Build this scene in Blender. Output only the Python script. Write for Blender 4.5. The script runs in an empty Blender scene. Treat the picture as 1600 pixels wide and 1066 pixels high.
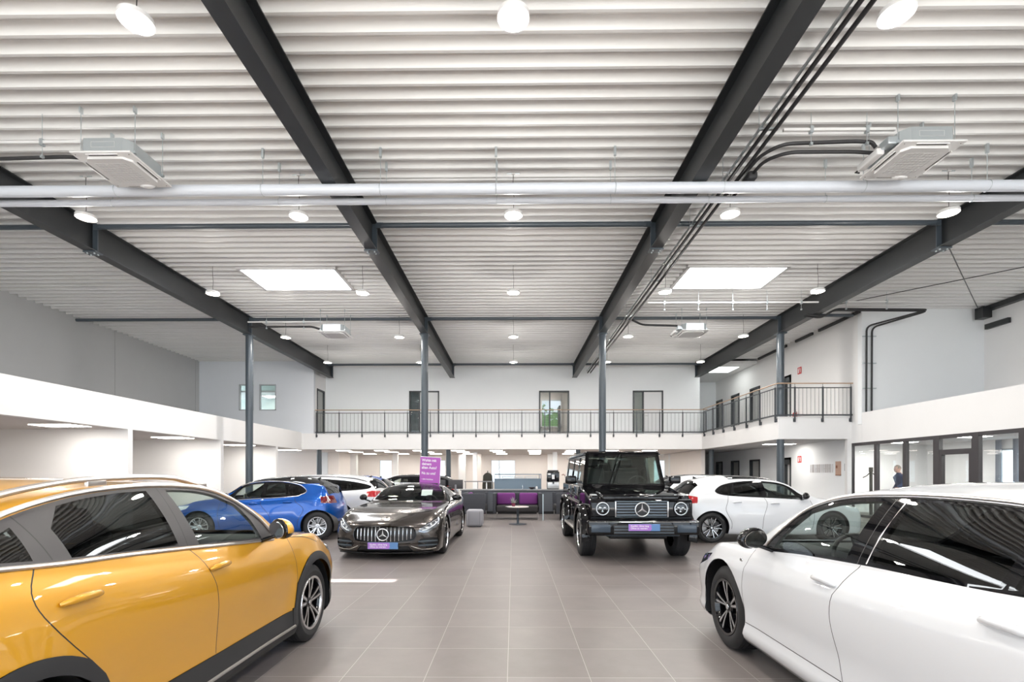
import bpy, bmesh, math, random
from math import sin, cos, pi, radians, hypot, atan2
from mathutils import Vector, Matrix
random.seed(7)
SC = bpy.context.scene
COL = SC.collection

# ------------------------------------------------------------------ camera
EYE = 1.482
YAW = radians(0.6)
cd = bpy.data.cameras.new('camera')
cd.sensor_width = 36.0
cd.lens = 36.0 * 780.0 / 1600.0
cd.shift_x = 0.00375
cd.shift_y = (741.0 - 533.0) / 1600.0
cd.clip_start = 0.05
cd.clip_end = 500
cam = bpy.data.objects.new('camera', cd)
cam.location = (0, 0, EYE)
cam.rotation_euler = (radians(90), 0, YAW)
COL.objects.link(cam)
SC.camera = cam

# ------------------------------------------------------------------ view + world
vs = SC.view_settings
vs.view_transform = 'Standard'
vs.look = 'None'
vs.gamma = 1.0
vs.use_curve_mapping = False
vs.exposure = -0.46
try:
    SC.cycles.max_bounces = 9
    SC.cycles.diffuse_bounces = 5
    SC.cycles.glossy_bounces = 4
    SC.cycles.transmission_bounces = 4
    SC.cycles.transparent_max_bounces = 12
    SC.cycles.caustics_reflective = False
    SC.cycles.caustics_refractive = False
    SC.cycles.sample_clamp_indirect = 4.0
    SC.cycles.blur_glossy = 0.5
except Exception:
    pass
w = bpy.data.worlds.new('world')
SC.world = w
w.use_nodes = True
bg = w.node_tree.nodes['Background']
bg.inputs[0].default_value = (0.80, 0.90, 1.0, 1)
bg.inputs[1].default_value = 4.6

# sun coming through an unseen roof slot added to shape its floor strip
sd = bpy.data.lights.new('sun', 'SUN')
sd.energy = 40.0
sd.angle = radians(0.4)
sd.color = (1.0, 0.96, 0.9)
sun = bpy.data.objects.new('sun', sd)
SUN_DIR = Vector((0.0, 0.6, -0.8))          # travels towards the back wall
sun.rotation_euler = SUN_DIR.to_track_quat('-Z', 'Y').to_euler()
sun.location = (0, -10, 20)
COL.objects.link(sun)

# ------------------------------------------------------------------ materials
def srgb(r, g, b):
    f = lambda c: (c / 255) / 12.92 if c / 255 <= 0.04045 else (((c / 255) + 0.055) / 1.055) ** 2.4
    return (f(r), f(g), f(b), 1)

MATS = {}
def mat(name, col, rough=0.5, metal=0.0, coat=0.0, emit=None, strength=0.0, noise=0.0, nscale=8.0, bump=0.0, spec=0.5):
    if name in MATS:
        return MATS[name]
    m = bpy.data.materials.new(name)
    m.use_nodes = True
    nt = m.node_tree
    p = nt.nodes['Principled BSDF']
    p.inputs['Base Color'].default_value = col
    p.inputs['Roughness'].default_value = rough
    p.inputs['Metallic'].default_value = metal
    p.inputs['Specular IOR Level'].default_value = spec
    if coat:
        p.inputs['Coat Weight'].default_value = coat
        p.inputs['Coat Roughness'].default_value = 0.03
    if emit:
        p.inputs['Emission Color'].default_value = emit
        p.inputs['Emission Strength'].default_value = strength
    if noise or bump:
        tc = nt.nodes.new('ShaderNodeTexCoord')
        n = nt.nodes.new('ShaderNodeTexNoise')
        n.inputs['Scale'].default_value = nscale
        n.inputs['Detail'].default_value = 4
        nt.links.new(tc.outputs['Object'], n.inputs['Vector'])
        if noise:
            r = nt.nodes.new('ShaderNodeMapRange')
            r.inputs['To Min'].default_value = 1 - noise
            r.inputs['To Max'].default_value = 1 + noise
            nt.links.new(n.outputs['Fac'], r.inputs['Value'])
            mx = nt.nodes.new('ShaderNodeVectorMath')
            mx.operation = 'SCALE'
            mx.inputs[0].default_value = col[:3]
            nt.links.new(r.outputs['Result'], mx.inputs['Scale'])
            nt.links.new(mx.outputs['Vector'], p.inputs['Base Color'])
        if bump:
            b = nt.nodes.new('ShaderNodeBump')
            b.inputs['Strength'].default_value = bump
            b.inputs['Distance'].default_value = 0.01
            nt.links.new(n.outputs['Fac'], b.inputs['Height'])
            nt.links.new(b.outputs['Normal'], p.inputs['Normal'])
    MATS[name] = m
    return m

def glass(name, tint, refl=1.0, f0=1.5):
    if name in MATS:
        return MATS[name]
    m = bpy.data.materials.new(name)
    m.use_nodes = True
    nt = m.node_tree
    for n in list(nt.nodes):
        nt.nodes.remove(n)
    out = nt.nodes.new('ShaderNodeOutputMaterial')
    tr = nt.nodes.new('ShaderNodeBsdfTransparent')
    tr.inputs[0].default_value = tint
    gl = nt.nodes.new('ShaderNodeBsdfGlossy')
    gl.inputs['Roughness'].default_value = 0.0
    gl.inputs['Color'].default_value = (refl, refl, refl, 1)
    fr = nt.nodes.new('ShaderNodeFresnel')
    # same reflectance from both faces of the pane (the node inverts the index on back faces)
    ge = nt.nodes.new('ShaderNodeNewGeometry')
    ir = nt.nodes.new('ShaderNodeMapRange')
    ir.inputs['To Min'].default_value = f0
    ir.inputs['To Max'].default_value = 1 / f0
    nt.links.new(ge.outputs['Backfacing'], ir.inputs['Value'])
    nt.links.new(ir.outputs['Result'], fr.inputs['IOR'])
    mx = nt.nodes.new('ShaderNodeMixShader')
    nt.links.new(fr.outputs[0], mx.inputs[0])
    nt.links.new(tr.outputs[0], mx.inputs[1])
    nt.links.new(gl.outputs[0], mx.inputs[2])
    nt.links.new(mx.outputs[0], out.inputs[0])
    MATS[name] = m
    return m

def tile_mat():
    m = bpy.data.materials.new('floor_tiles')
    m.use_nodes = True
    nt = m.node_tree
    p = nt.nodes['Principled BSDF']
    N = nt.nodes.new
    L = nt.links.new
    geo = N('ShaderNodeNewGeometry')
    sep = N('ShaderNodeSeparateXYZ')
    L(geo.outputs['Position'], sep.inputs[0])
    def axis(out, off):
        a = N('ShaderNodeMath'); a.operation = 'ADD'; a.inputs[1].default_value = off
        L(out, a.inputs[0])
        d = N('ShaderNodeMath'); d.operation = 'DIVIDE'; d.inputs[1].default_value = 0.6
        L(a.outputs[0], d.inputs[0])
        fl = N('ShaderNodeMath'); fl.operation = 'FLOOR'; L(d.outputs[0], fl.inputs[0])
        fr = N('ShaderNodeMath'); fr.operation = 'FRACT'; L(d.outputs[0], fr.inputs[0])
        s = N('ShaderNodeMath'); s.operation = 'SUBTRACT'; s.inputs[1].default_value = 0.5
        L(fr.outputs[0], s.inputs[0])
        ab = N('ShaderNodeMath'); ab.operation = 'ABSOLUTE'; L(s.outputs[0], ab.inputs[0])
        return fl.outputs[0], ab.outputs[0]
    fx, ax = axis(sep.outputs[0], 60.043)
    fy, ay = axis(sep.outputs[1], 60.0 - 3.638 + 3.6)
    mxx = N('ShaderNodeMath'); mxx.operation = 'MAXIMUM'
    L(ax, mxx.inputs[0]); L(ay, mxx.inputs[1])
    gt = N('ShaderNodeMath'); gt.operation = 'GREATER_THAN'; gt.inputs[1].default_value = 0.5 - 0.0035
    L(mxx.outputs[0], gt.inputs[0])
    cmb = N('ShaderNodeCombineXYZ'); L(fx, cmb.inputs[0]); L(fy, cmb.inputs[1])
    wn = N('ShaderNodeTexWhiteNoise'); L(cmb.outputs[0], wn.inputs['Vector'])
    ns = N('ShaderNodeTexNoise'); ns.inputs['Scale'].default_value = 2.6; ns.inputs['Detail'].default_value = 7
    ns.inputs['Roughness'].default_value = 0.65
    vadd = N('ShaderNodeVectorMath'); vadd.operation = 'ADD'
    wsc = N('ShaderNodeVectorMath'); wsc.operation = 'SCALE'; wsc.inputs['Scale'].default_value = 9.0
    L(wn.outputs['Color'], wsc.inputs[0]); L(geo.outputs['Position'], vadd.inputs[0]); L(wsc.outputs[0], vadd.inputs[1])
    L(vadd.outputs[0], ns.inputs['Vector'])
    r1 = N('ShaderNodeMapRange'); r1.inputs['To Min'].default_value = 0.93; r1.inputs['To Max'].default_value = 1.06
    L(wn.outputs['Value'], r1.inputs['Value'])
    r2 = N('ShaderNodeMapRange'); r2.inputs['From Min'].default_value = 0.3; r2.inputs['From Max'].default_value = 0.7
    r2.inputs['To Min'].default_value = 0.86; r2.inputs['To Max'].default_value = 1.12
    L(ns.outputs['Fac'], r2.inputs['Value'])
    mu = N('ShaderNodeMath'); mu.operation = 'MULTIPLY'; L(r1.outputs[0], mu.inputs[0]); L(r2.outputs[0], mu.inputs[1])
    sc = N('ShaderNodeVectorMath'); sc.operation = 'SCALE'; sc.inputs[0].default_value = FLOOR_COL
    L(mu.outputs[0], sc.inputs['Scale'])
    mix = N('ShaderNodeMix'); mix.data_type = 'RGBA'
    L(gt.outputs[0], mix.inputs[0]); L(sc.outputs[0], mix.inputs[6]); mix.inputs[7].default_value = (0.42, 0.39, 0.37, 1)
    L(mix.outputs[2], p.inputs['Base Color'])
    r3 = N('ShaderNodeMapRange'); r3.inputs['To Min'].default_value = 0.34; r3.inputs['To Max'].default_value = 0.46
    L(ns.outputs['Fac'], r3.inputs['Value']); L(r3.outputs[0], p.inputs['Roughness'])
    bmp = N('ShaderNodeBump'); bmp.inputs['Strength'].default_value = 0.25; bmp.inputs['Distance'].default_value = 0.002
    inv = N('ShaderNodeMath'); inv.operation = 'SUBTRACT'; inv.inputs[0].default_value = 1.0
    L(gt.outputs[0], inv.inputs[1]); L(inv.outputs[0], bmp.inputs['Height']); L(bmp.outputs[0], p.inputs['Normal'])
    return m

FLOOR_COL = (0.195, 0.172, 0.165)
WHITE = mat('white_wall_paint', (0.84, 0.835, 0.83, 1), 0.85, noise=0.015, nscale=1.5)
COOLW = mat('cool_white_wall', (0.89, 0.915, 0.93, 1), 0.85, noise=0.015, nscale=1.5)
CREAM = mat('cream_wall_paint', (0.84, 0.79, 0.75, 1), 0.85, noise=0.015, nscale=1.5)
GREYP = mat('grey_sandwich_panel', (0.46, 0.465, 0.47, 1), 0.6, noise=0.03, nscale=2)
BLUEG = mat('blue_grey_plaster', (0.76, 0.79, 0.83, 1), 0.8, noise=0.02, nscale=2)
DECK = mat('galvanised_deck', (0.80, 0.80, 0.79, 1), 0.45, metal=0.0, noise=0.03, nscale=3)
STEEL = mat('anthracite_steel', (0.015, 0.017, 0.019, 1), 0.42, noise=0.15, nscale=5)
COLM = mat('slate_column_paint', (0.055, 0.070, 0.085, 1), 0.3, noise=0.05)
ZINC = mat('zinc_metal', (0.55, 0.60, 0.62, 1), 0.4, metal=0.7)
BLACK = mat('black_plastic', (0.012, 0.012, 0.013, 1), 0.45)
RUBB = mat('tyre_rubber', (0.018, 0.018, 0.019, 1), 0.7)
RUBBERHOSE = mat('black_pipe_insulation', (0.02, 0.02, 0.022, 1), 0.6)
GLOSSBLK = mat('gloss_black', (0.005, 0.005, 0.006, 1), 0.08, coat=1.0, spec=0.0)
CHROME = mat('chrome', (0.82, 0.83, 0.84, 1), 0.12, metal=1.0)
SATIN = mat('satin_chrome', (0.70, 0.66, 0.63, 1), 0.28, metal=1.0)
ALU = mat('machined_aluminium', (0.72, 0.72, 0.73, 1), 0.25, metal=1.0)
SILVER = mat('silver_rim_paint', (0.62, 0.63, 0.65, 1), 0.25, metal=0.8, coat=0.6)
DGREY = mat('dark_grey_trim', (0.045, 0.042, 0.045, 1), 0.45)
CLAD = mat('rough_black_cladding', (0.020, 0.021, 0.023, 1), 0.55)
PWHITE = mat('white_plastic', (0.80, 0.80, 0.79, 1), 0.4)
PAPER = mat('white_paper', (0.85, 0.85, 0.85, 1), 0.7)
CAR_Y = mat('yellow_pearl_paint', (0.64, 0.315, 0.014, 1), 0.30, metal=0.25, coat=1.0)
CAR_W = mat('white_car_paint', (0.75, 0.765, 0.785, 1), 0.30, coat=1.0)
CAR_B = mat('blue_metallic_paint', (0.002, 0.085, 0.40, 1), 0.28, metal=0.35, coat=1.0, spec=.2)
CAR_G = mat('warm_grey_metallic_paint', (0.080, 0.070, 0.064, 1), 0.22, metal=0.8, coat=1.0)
CAR_K = mat('obsidian_black_paint', (0.004, 0.004, 0.005, 1), 0.2, coat=0.9, spec=0.0)
BADGE = mat('bright_badge_chrome', (0.92, 0.93, 0.95, 1), 0.35, metal=0.9)
GL_CLEAR = glass('clear_car_glass', (0.80, 0.87, 0.84, 1), 1.0, 1.52)
GL_DARK = glass('privacy_car_glass', (0.06, 0.065, 0.065, 1), 1.0, 1.55)
GL_PANE = glass('window_pane', (0.93, 0.95, 0.95, 1), 1.0, 1.35)
GL_LAMP = glass('headlight_lens', (0.85, 0.88, 0.90, 1), 1.0, 1.5)
SEAT = mat('dark_seat_fabric', (0.025, 0.025, 0.027, 1), 0.8)
SEATG = mat('grey_interior_trim', (0.10, 0.10, 0.10, 1), 0.7)
REDL = mat('red_tail_lens', (0.45, 0.008, 0.012, 1), 0.12, coat=1.0)
REDD = mat('dark_red_tail_lens', (0.14, 0.006, 0.01, 1), 0.12, coat=1.0)
LEDW = mat('running_light_strip', (0.8, 0.85, 0.9, 1), 0.15)
PURPLE = mat('purple_print', (0.42, 0.10, 0.46, 1), 0.5)
PLATEP = mat('lilac_plate_print', (0.42, 0.20, 0.62, 1), 0.45)
PLATEB = mat('blue_plate_print', (0.12, 0.25, 0.50, 1), 0.45)
LAMPE = mat('pendant_light_diffuser', (1, 1, 1, 1), 0.5, emit=(1.0, 0.86, 0.70, 1), strength=30.0)
PANELE = mat('ceiling_panel_light', (1, 1, 1, 1), 0.5, emit=(1.0, 0.94, 0.87, 1), strength=34.0)
SKYE = mat('skylight_dome', (1, 1, 1, 1), 0.5, emit=(0.93, 0.97, 1.0, 1), strength=20.0)
OFFE = mat('office_panel_light', (1, 1, 1, 1), 0.5, emit=(1.0, 0.97, 0.93, 1), strength=75.0)
WOOD = mat('wood_handrail', (0.40, 0.27, 0.18, 1), 0.4)

# ------------------------------------------------------------------ mesh helpers
class MB:
    """collects geometry, then links it as one mesh object"""
    def __init__(s):
        s.v = []; s.f = []; s.m = []; s.ms = []
    def mi(s, m):
        if m not in s.ms:
            s.ms.append(m)
        return s.ms.index(m)
    def add(s, vs_, fs, m):
        k = len(s.v); i = s.mi(m)
        s.v += [tuple(p) for p in vs_]
        for f in fs:
            s.f.append(tuple(k + a for a in f)); s.m.append(i)
    def box(s, x0, x1, y0, y1, z0, z1, m, M=None, taper=None):
        P = [Vector(p) for p in ((x0, y0, z0), (x1, y0, z0), (x1, y1, z0), (x0, y1, z0), (x0, y0, z1), (x1, y0, z1), (x1, y1, z1), (x0, y1, z1))]
        if taper:
            cx, cy = (x0 + x1) / 2, (y0 + y1) / 2
            for p in P[4:]:
                p.x = cx + (p.x - cx) * taper[0]; p.y = cy + (p.y - cy) * taper[1]
        if M:
            P = [M @ p for p in P]
        s.add(P, [(0, 3, 2, 1), (4, 5, 6, 7), (0, 1, 5, 4), (1, 2, 6, 5), (2, 3, 7, 6), (3, 0, 4, 7)], m)
    def rbox(s, x0, x1, y0, y1, z0, z1, r, m, M=None, seg=3):
        """box rounded on all edges"""
        bm = bmesh.new()
        bmesh.ops.create_cube(bm, size=1.0)
        for v in bm.verts:
            v.co = Vector((x0 + (v.co.x + .5) * (x1 - x0), y0 + (v.co.y + .5) * (y1 - y0), z0 + (v.co.z + .5) * (z1 - z0)))
        bmesh.ops.bevel(bm, geom=bm.edges[:], offset=r, segments=seg, profile=0.5, affect='EDGES')
        s.addbm(bm, m, M)
    def addbm(s, bm, m, M=None):
        bm.verts.ensure_lookup_table()
        for i, v in enumerate(bm.verts):
            v.index = i
        s.add([(M @ v.co if M else v.co) for v in bm.verts], [[v.index for v in f.verts] for f in bm.faces], m)
        bm.free()
    def tube(s, pts, r, m, n=8, cap=True):
        pts = [Vector(p) for p in pts]
        rs = r if isinstance(r, (list, tuple)) else [r] * len(pts)
        vs_, fs = [], []
        up = None
        for i, p in enumerate(pts):
            a = pts[max(0, i - 1)]; b = pts[min(len(pts) - 1, i + 1)]
            t = (b - a).normalized()
            if up is None:
                up = Vector((0, 0, 1)) if abs(t.z) < .9 else Vector((1, 0, 0))
            x = t.cross(up).normalized(); y = x.cross(t).normalized(); up = y
            for k in range(n):
                an = 2 * pi * k / n
                vs_.append(p + (x * cos(an) + y * sin(an)) * rs[i])
        for i in range(len(pts) - 1):
            for k in range(n):
                a = i * n + k; b = i * n + (k + 1) % n
                fs.append((a, b, b + n, a + n))
        if cap:
            fs.append(tuple(range(n - 1, -1, -1)))
            fs.append(tuple(range((len(pts) - 1) * n, len(pts) * n)))
        s.add(vs_, fs, m)
    def lathe(s, prof, m, n=32, M=None, axis='z', closed=False):
        """prof: list of (radius, height)"""
        vs_, fs = [], []
        for (r, h) in prof:
            for k in range(n):
                a = 2 * pi * k / n
                p = Vector((r * cos(a), r * sin(a), h)) if axis == 'z' else Vector((r * cos(a), h, r * sin(a)))
                vs_.append(M @ p if M else p)
        L_ = len(prof)
        for i in range(L_ if closed else L_ - 1):
            j = (i + 1) % L_
            for k in range(n):
                k2 = (k + 1) % n
                q = (i * n + k, i * n + k2, j * n + k2, j * n + k)
                fs.append(q if axis == 'z' else q[::-1])
        s.add(vs_, fs, m)
    def prism(s, poly, h0, h1, m, axis='y', M=None):
        """poly in the two other axes, extruded along axis"""
        def P(a, b, h):
            p = {'x': (h, a, b), 'y': (a, h, b), 'z': (a, b, h)}[axis]
            p = Vector(p)
            return M @ p if M else p
        n = len(poly)
        vs_ = [P(a, b, h0) for a, b in poly] + [P(a, b, h1) for a, b in poly]
        fs = [tuple(range(n)), tuple(range(2 * n - 1, n - 1, -1))]
        for i in range(n):
            j = (i + 1) % n
            fs.append((i, i + n, j + n, j))
        s.add(vs_, fs, m)
    def mesh(s, name, angle=35):
        me = bpy.data.meshes.new(name)
        me.from_pydata(s.v, [], s.f)
        for m in s.ms:
            me.materials.append(m)
        me.polygons.foreach_set('material_index', s.m)
        me.validate()
        bm = bmesh.new(); bm.from_mesh(me)
        bmesh.ops.recalc_face_normals(bm, faces=bm.faces[:])
        bm.to_mesh(me); bm.free()
        me.polygons.foreach_set('use_smooth', [True] * len(me.polygons))
        me.set_sharp_from_angle(angle=radians(angle))
        return me
    def build(s, name, parent=None, angle=35):
        o = bpy.data.objects.new(name, s.mesh(name, angle))
        COL.objects.link(o)
        if parent:
            o.parent = parent
        return o

def empty(name, loc=(0, 0, 0), rz=0.0):
    o = bpy.data.objects.new(name, None)
    o.empty_display_size = 0.2
    o.location = loc
    o.rotation_euler = (0, 0, rz)
    COL.objects.link(o)
    return o

def tag(o, label, cat, group=None):
    o['label'] = label
    o['category'] = cat
    if group:
        o['group'] = group
    return o

def struct(o):
    o['kind'] = 'structure'
    return o

def sbox(name, x0, x1, y0, y1, z0, z1, m):
    b = MB(); b.box(x0, x1, y0, y1, z0, z1, m)
    return struct(b.build(name))

def copy_tree(o, parent=None):
    c = o.copy()
    COL.objects.link(c)
    if parent:
        c.parent = parent
    for ch in list(o.children):
        copy_tree(ch, c)
    return c

def dup(root, loc, rz=None, label=None, group=None):
    c = copy_tree(root)
    c.location = loc
    if rz is not None:
        c.rotation_euler = (0, 0, rz)
    if label:
        c['label'] = label
    if group:
        c['group'] = group
    return c

def wall_with_holes(name, axis, pos, thick, a0, a1, z0, z1, holes, m):
    """wall in the plane axis=pos; holes = list of (a0,a1,z0,z1)"""
    b = MB()
    ax = sorted({a0, a1, *[h[0] for h in holes], *[h[1] for h in holes]})
    zs = sorted({z0, z1, *[h[2] for h in holes], *[h[3] for h in holes]})
    for i in range(len(ax) - 1):
        run = None
        for j in range(len(zs) - 1):
            ca, cz = (ax[i] + ax[i + 1]) / 2, (zs[j] + zs[j + 1]) / 2
            if ca < a0 or ca > a1 or cz < z0 or cz > z1:
                continue
            if any(h[0] < ca < h[1] and h[2] < cz < h[3] for h in holes):
                continue
            if axis == 'y':
                b.box(ax[i], ax[i + 1], pos, pos + thick, zs[j], zs[j + 1], m)
            else:
                b.box(pos, pos + thick, ax[i], ax[i + 1], zs[j], zs[j + 1], m)
    return struct(b.build(name))

# ------------------------------------------------------------------ car builder
from mathutils.bvhtree import BVHTree

def pchip(tab):
    xs = [a for a, b in tab]; ys = [b for a, b in tab]; n = len(xs)
    h = [xs[i + 1] - xs[i] for i in range(n - 1)]
    d = [(ys[i + 1] - ys[i]) / h[i] for i in range(n - 1)]
    m = [d[0]] + [0] * (n - 2) + [d[-1]]
    for i in range(1, n - 1):
        if d[i - 1] * d[i] > 0:
            w1 = 2 * h[i] + h[i - 1]; w2 = h[i] + 2 * h[i - 1]
            m[i] = (w1 + w2) / (w1 / d[i - 1] + w2 / d[i])
    def f(x):
        if x <= xs[0]: return ys[0]
        if x >= xs[-1]: return ys[-1]
        i = max(k for k in range(n - 1) if xs[k] <= x)
        t = (x - xs[i]) / h[i]
        return ((2 * t ** 3 - 3 * t * t + 1) * ys[i] + (t ** 3 - 2 * t * t + t) * h[i] * m[i]
                + (-2 * t ** 3 + 3 * t * t) * ys[i + 1] + (t ** 3 - t * t) * h[i] * m[i + 1])
    return f

def smooth_poly(pts, n=5, closed=True):
    """Catmull-Rom through the points"""
    out = []
    N = len(pts)
    rng = range(N) if closed else range(N - 1)
    for i in rng:
        g = lambda k: pts[k % N] if closed else pts[min(max(k, 0), N - 1)]
        p0, p1, p2, p3 = g(i - 1), g(i), g(i + 1), g(i + 2)
        for j in range(n):
            t = j / n
            out.append(tuple(0.5 * ((2 * p1[c]) + (-p0[c] + p2[c]) * t + (2 * p0[c] - 5 * p1[c] + 4 * p2[c] - p3[c]) * t * t
                                    + (-p0[c] + 3 * p1[c] - 3 * p2[c] + p3[c]) * t ** 3) for c in (0, 1)))
    if not closed:
        out.append(pts[-1])
    return out

def strip(pts, hw):
    """thin polygon around a polyline"""
    a, b = [], []
    for i, p in enumerate(pts):
        q0 = pts[max(0, i - 1)]; q1 = pts[min(len(pts) - 1, i + 1)]
        dx, dy = q1[0] - q0[0], q1[1] - q0[1]
        l = hypot(dx, dy) or 1
        nx, ny = -dy / l * hw, dx / l * hw
        a.append((p[0] + nx, p[1] + ny)); b.append((p[0] - nx, p[1] - ny))
    return a + b[::-1]

def circle(cx, cz, r, n=40, a0=0, a1=2 * pi):
    return [(cx + r * cos(a0 + (a1 - a0) * k / n), cz + r * sin(a0 + (a1 - a0) * k / n)) for k in range(n if a1 - a0 > 6.28 else n + 1)]

def inside(poly, x, y):
    c = False
    j = len(poly) - 1
    for i in range(len(poly)):
        xi, yi = poly[i]; xj, yj = poly[j]
        if (yi > y) != (yj > y) and x < (xj - xi) * (y - yi) / (yj - yi) + xi:
            c = not c
        j = i
    return c

AX = {'y': (0, 2), 'z': (0, 1), 'x': (1, 2)}

def cut(bm, tl, axis, poly, ok):
    a, b = AX[axis]
    x0 = min(p[0] for p in poly); x1 = max(p[0] for p in poly)
    y0 = min(p[1] for p in poly); y1 = max(p[1] for p in poly)
    def bb(f):
        A = [v.co[a] for v in f.verts]; B = [v.co[b] for v in f.verts]
        return min(A), max(A), min(B), max(B)
    cand = {}
    for f in bm.faces:
        if ok(f, tl):
            t = bb(f)
            if t[1] > x0 - .002 and t[0] < x1 + .002 and t[3] > y0 - .002 and t[2] < y1 + .002:
                cand[f] = t
    n = len(poly)
    for i in range(n):
        p, q = poly[i], poly[(i + 1) % n]
        dx, dy = q[0] - p[0], q[1] - p[1]
        l = hypot(dx, dy)
        if l < 1e-6:
            continue
        nx, ny = -dy / l, dx / l
        sx0, sx1 = min(p[0], q[0]) - 1e-4, max(p[0], q[0]) + 1e-4
        sy0, sy1 = min(p[1], q[1]) - 1e-4, max(p[1], q[1]) + 1e-4
        fs = []
        for f, t in cand.items():
            if t[1] > sx0 and t[0] < sx1 and t[3] > sy0 and t[2] < sy1:
                ds = [(v.co[a] - p[0]) * nx + (v.co[b] - p[1]) * ny for v in f.verts]
                if max(ds) > 1e-5 and min(ds) < -1e-5:
                    fs.append(f)
        if not fs:
            continue
        co = [0, 0, 0]; no = [0, 0, 0]
        co[a], co[b] = p; no[a], no[b] = nx, ny
        es = {e for f in fs for e in f.edges}; vv = {v for f in fs for v in f.verts}
        r = bmesh.ops.bisect_plane(bm, geom=list(fs) + list(es) + list(vv), dist=1e-5, plane_co=co, plane_no=no)
        for f in fs:
            if not f.is_valid:
                cand.pop(f, None)
        for g in r['geom']:
            if isinstance(g, bmesh.types.BMFace) and g.is_valid:
                cand[g] = bb(g)

def wheel_meshes(R, W, rim, style):
    """tyre, rim and brake disc about the y axis, outer side at +y"""
    rb = rim
    t = MB()
    h = W / 2
    prof = [(rb - .012, -h + .02), (rb + .01, -h + .004), (rb + .45 * (R - rb), -h - .004), (R - .03, -h + .006), (R - .008, -h + .022)]
    nb = 4
    for k in range(nb + 1):
        y0 = -h + .026 + (W - .052) * k / (nb + 1) + .003
        y1 = -h + .026 + (W - .052) * (k + 1) / (nb + 1) - .003
        prof += [(R, y0), (R, y1)]
        if k < nb:
            prof += [(R - .009, y1 + .001), (R - .009, y1 + .005)]
    prof += [(R - .008, h - .022), (R - .03, h - .006), (rb + .45 * (R - rb), h + .004), (rb + .01, h - .004), (rb - .012, h - .02)]
    t.lathe(prof, RUBB, 72, axis='y')
    r = MB()
    face = style.get('face', ALU); dark = style.get('dark', GLOSSBLK); barrel = style.get('barrel', dark)
    yo = h - .012
    r.lathe([(rb - .012, -h + .02), (rb - .03, -h + .03), (rb - .035, h - .05), (rb - .018, h - .012)], barrel, 56, axis='y')
    r.lathe([(rb - .022, h - .02), (rb - .018, h - .004), (rb + .002, h - .001), (rb + .006, h - .008)], style.get('lip', face), 56, axis='y')
    hubr = style.get('hub', .055)
    r.lathe([(0.001, yo - .012), (.028, yo - .012), (.03, yo - .018), (hubr, yo - .02), (hubr + .012, yo - .034), (hubr + .012, yo - .07)], dark, 30, axis='y')
    r.lathe([(0.001, yo - .009), (.022, yo - .009), (.024, yo - .013)], face, 24, axis='y')
    n = style['n']
    for k in range(n):
        a = 2 * pi * k / n + style.get('rot', 0)
        for (s0, s1, w0, w1) in style['legs']:
            a0 = a + s0; a1 = a + s1
            r0, r1 = hubr * .8, rb - .02
            P0 = Vector((cos(a0) * r0, sin(a0) * r0)); P1 = Vector((cos(a1) * r1, sin(a1) * r1))
            d = (P1 - P0).normalized(); nn = Vector((-d.y, d.x))
            pm = P0.lerp(P1, .5)
            wm = (w0 + w1) / 2 * .8
            y_h, y_r = yo - .022, yo - .002
            ring = [(P0, w0, y_h), (pm, wm, (y_h + y_r) / 2 + .004), (P1, w1, y_r)]
            for mm, dy, dep, sc in ((dark, 0, .035, 1.0), (face, .0012, .0006, style.get('fw', .8))):
                vs_, fs = [], []
                for (p, w_, y) in ring:
                    for sg, yy in ((-1, 0), (1, 0), (1, -dep), (-1, -dep)):
                        q = p + nn * (sg * w_ * sc / 2)
                        vs_.append((q.x, y + yy + dy, q.y))
                for i in range(2):
                    for j in range(4):
                        fs.append((i * 4 + j, i * 4 + (j + 1) % 4, (i + 1) * 4 + (j + 1) % 4, (i + 1) * 4 + j))
                fs += [(0, 3, 2, 1), (8, 9, 10, 11)]
                r.add(vs_, fs, mm)
    for k in range(5):
        a = 2 * pi * k / 5 + .3
        r.lathe([(0.001, yo - .02), (.008, yo - .02), (.009, yo - .03)], ALU, 8, M=Matrix.Translation((.037 * cos(a), 0, .037 * sin(a))), axis='y')
    b = MB()
    br = rb - .05
    b.lathe([(0.05, -.02), (.08, .0), (.08, .01), (br, .01), (br, -.014), (.05, -.014)], mat('brake_disc_steel', (.30, .29, .28, 1), .35, metal=.9), 40, axis='y')
    b.prism([(cos(x_) * rr, sin(x_) * rr) for x_, rr in [(2.4, br + .01), (2.6, br + .012), (2.9, br + .012), (3.2, br + .01), (3.2, br - .09), (2.8, br - .1), (2.4, br - .09)]], .012, .05, style.get('caliper', DGREY), axis='y')
    return t, r, b

STY_X = dict(n=5, legs=[(-.20, -.19, .036, .046), (.20, .19, .036, .046)], face=ALU, dark=GLOSSBLK, fw=.42, hub=.05, rot=.3)
STY_I = dict(n=5, legs=[(-.08, -.17, .022, .040), (.08, .17, .022, .040)], face=SILVER, dark=GLOSSBLK, lip=GLOSSBLK, fw=.45, hub=.05, rot=.2)
STY_C = dict(n=7, legs=[(-.05, -.14, .022, .022), (.05, .14, .022, .022)], face=SILVER, dark=SILVER, barrel=DGREY, fw=.7, hub=.05)
STY_L = dict(n=5, legs=[(-.16, -.22, .020, .024), (.16, .22, .020, .024)], face=ALU, dark=GLOSSBLK, lip=GLOSSBLK, fw=.42, hub=.05, rot=.5)
STY_A = dict(n=5, legs=[(-.12, -.25, .022, .024), (.12, .25, .022, .024)], face=GLOSSBLK, dark=GLOSSBLK, lip=ALU, fw=.6, hub=.05)
STY_G = dict(n=5, legs=[(-.10, -.3, .026, .026), (.10, .3, .026, .026)], face=GLOSSBLK, dark=GLOSSBLK, lip=ALU, fw=.6, hub=.06)

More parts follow.
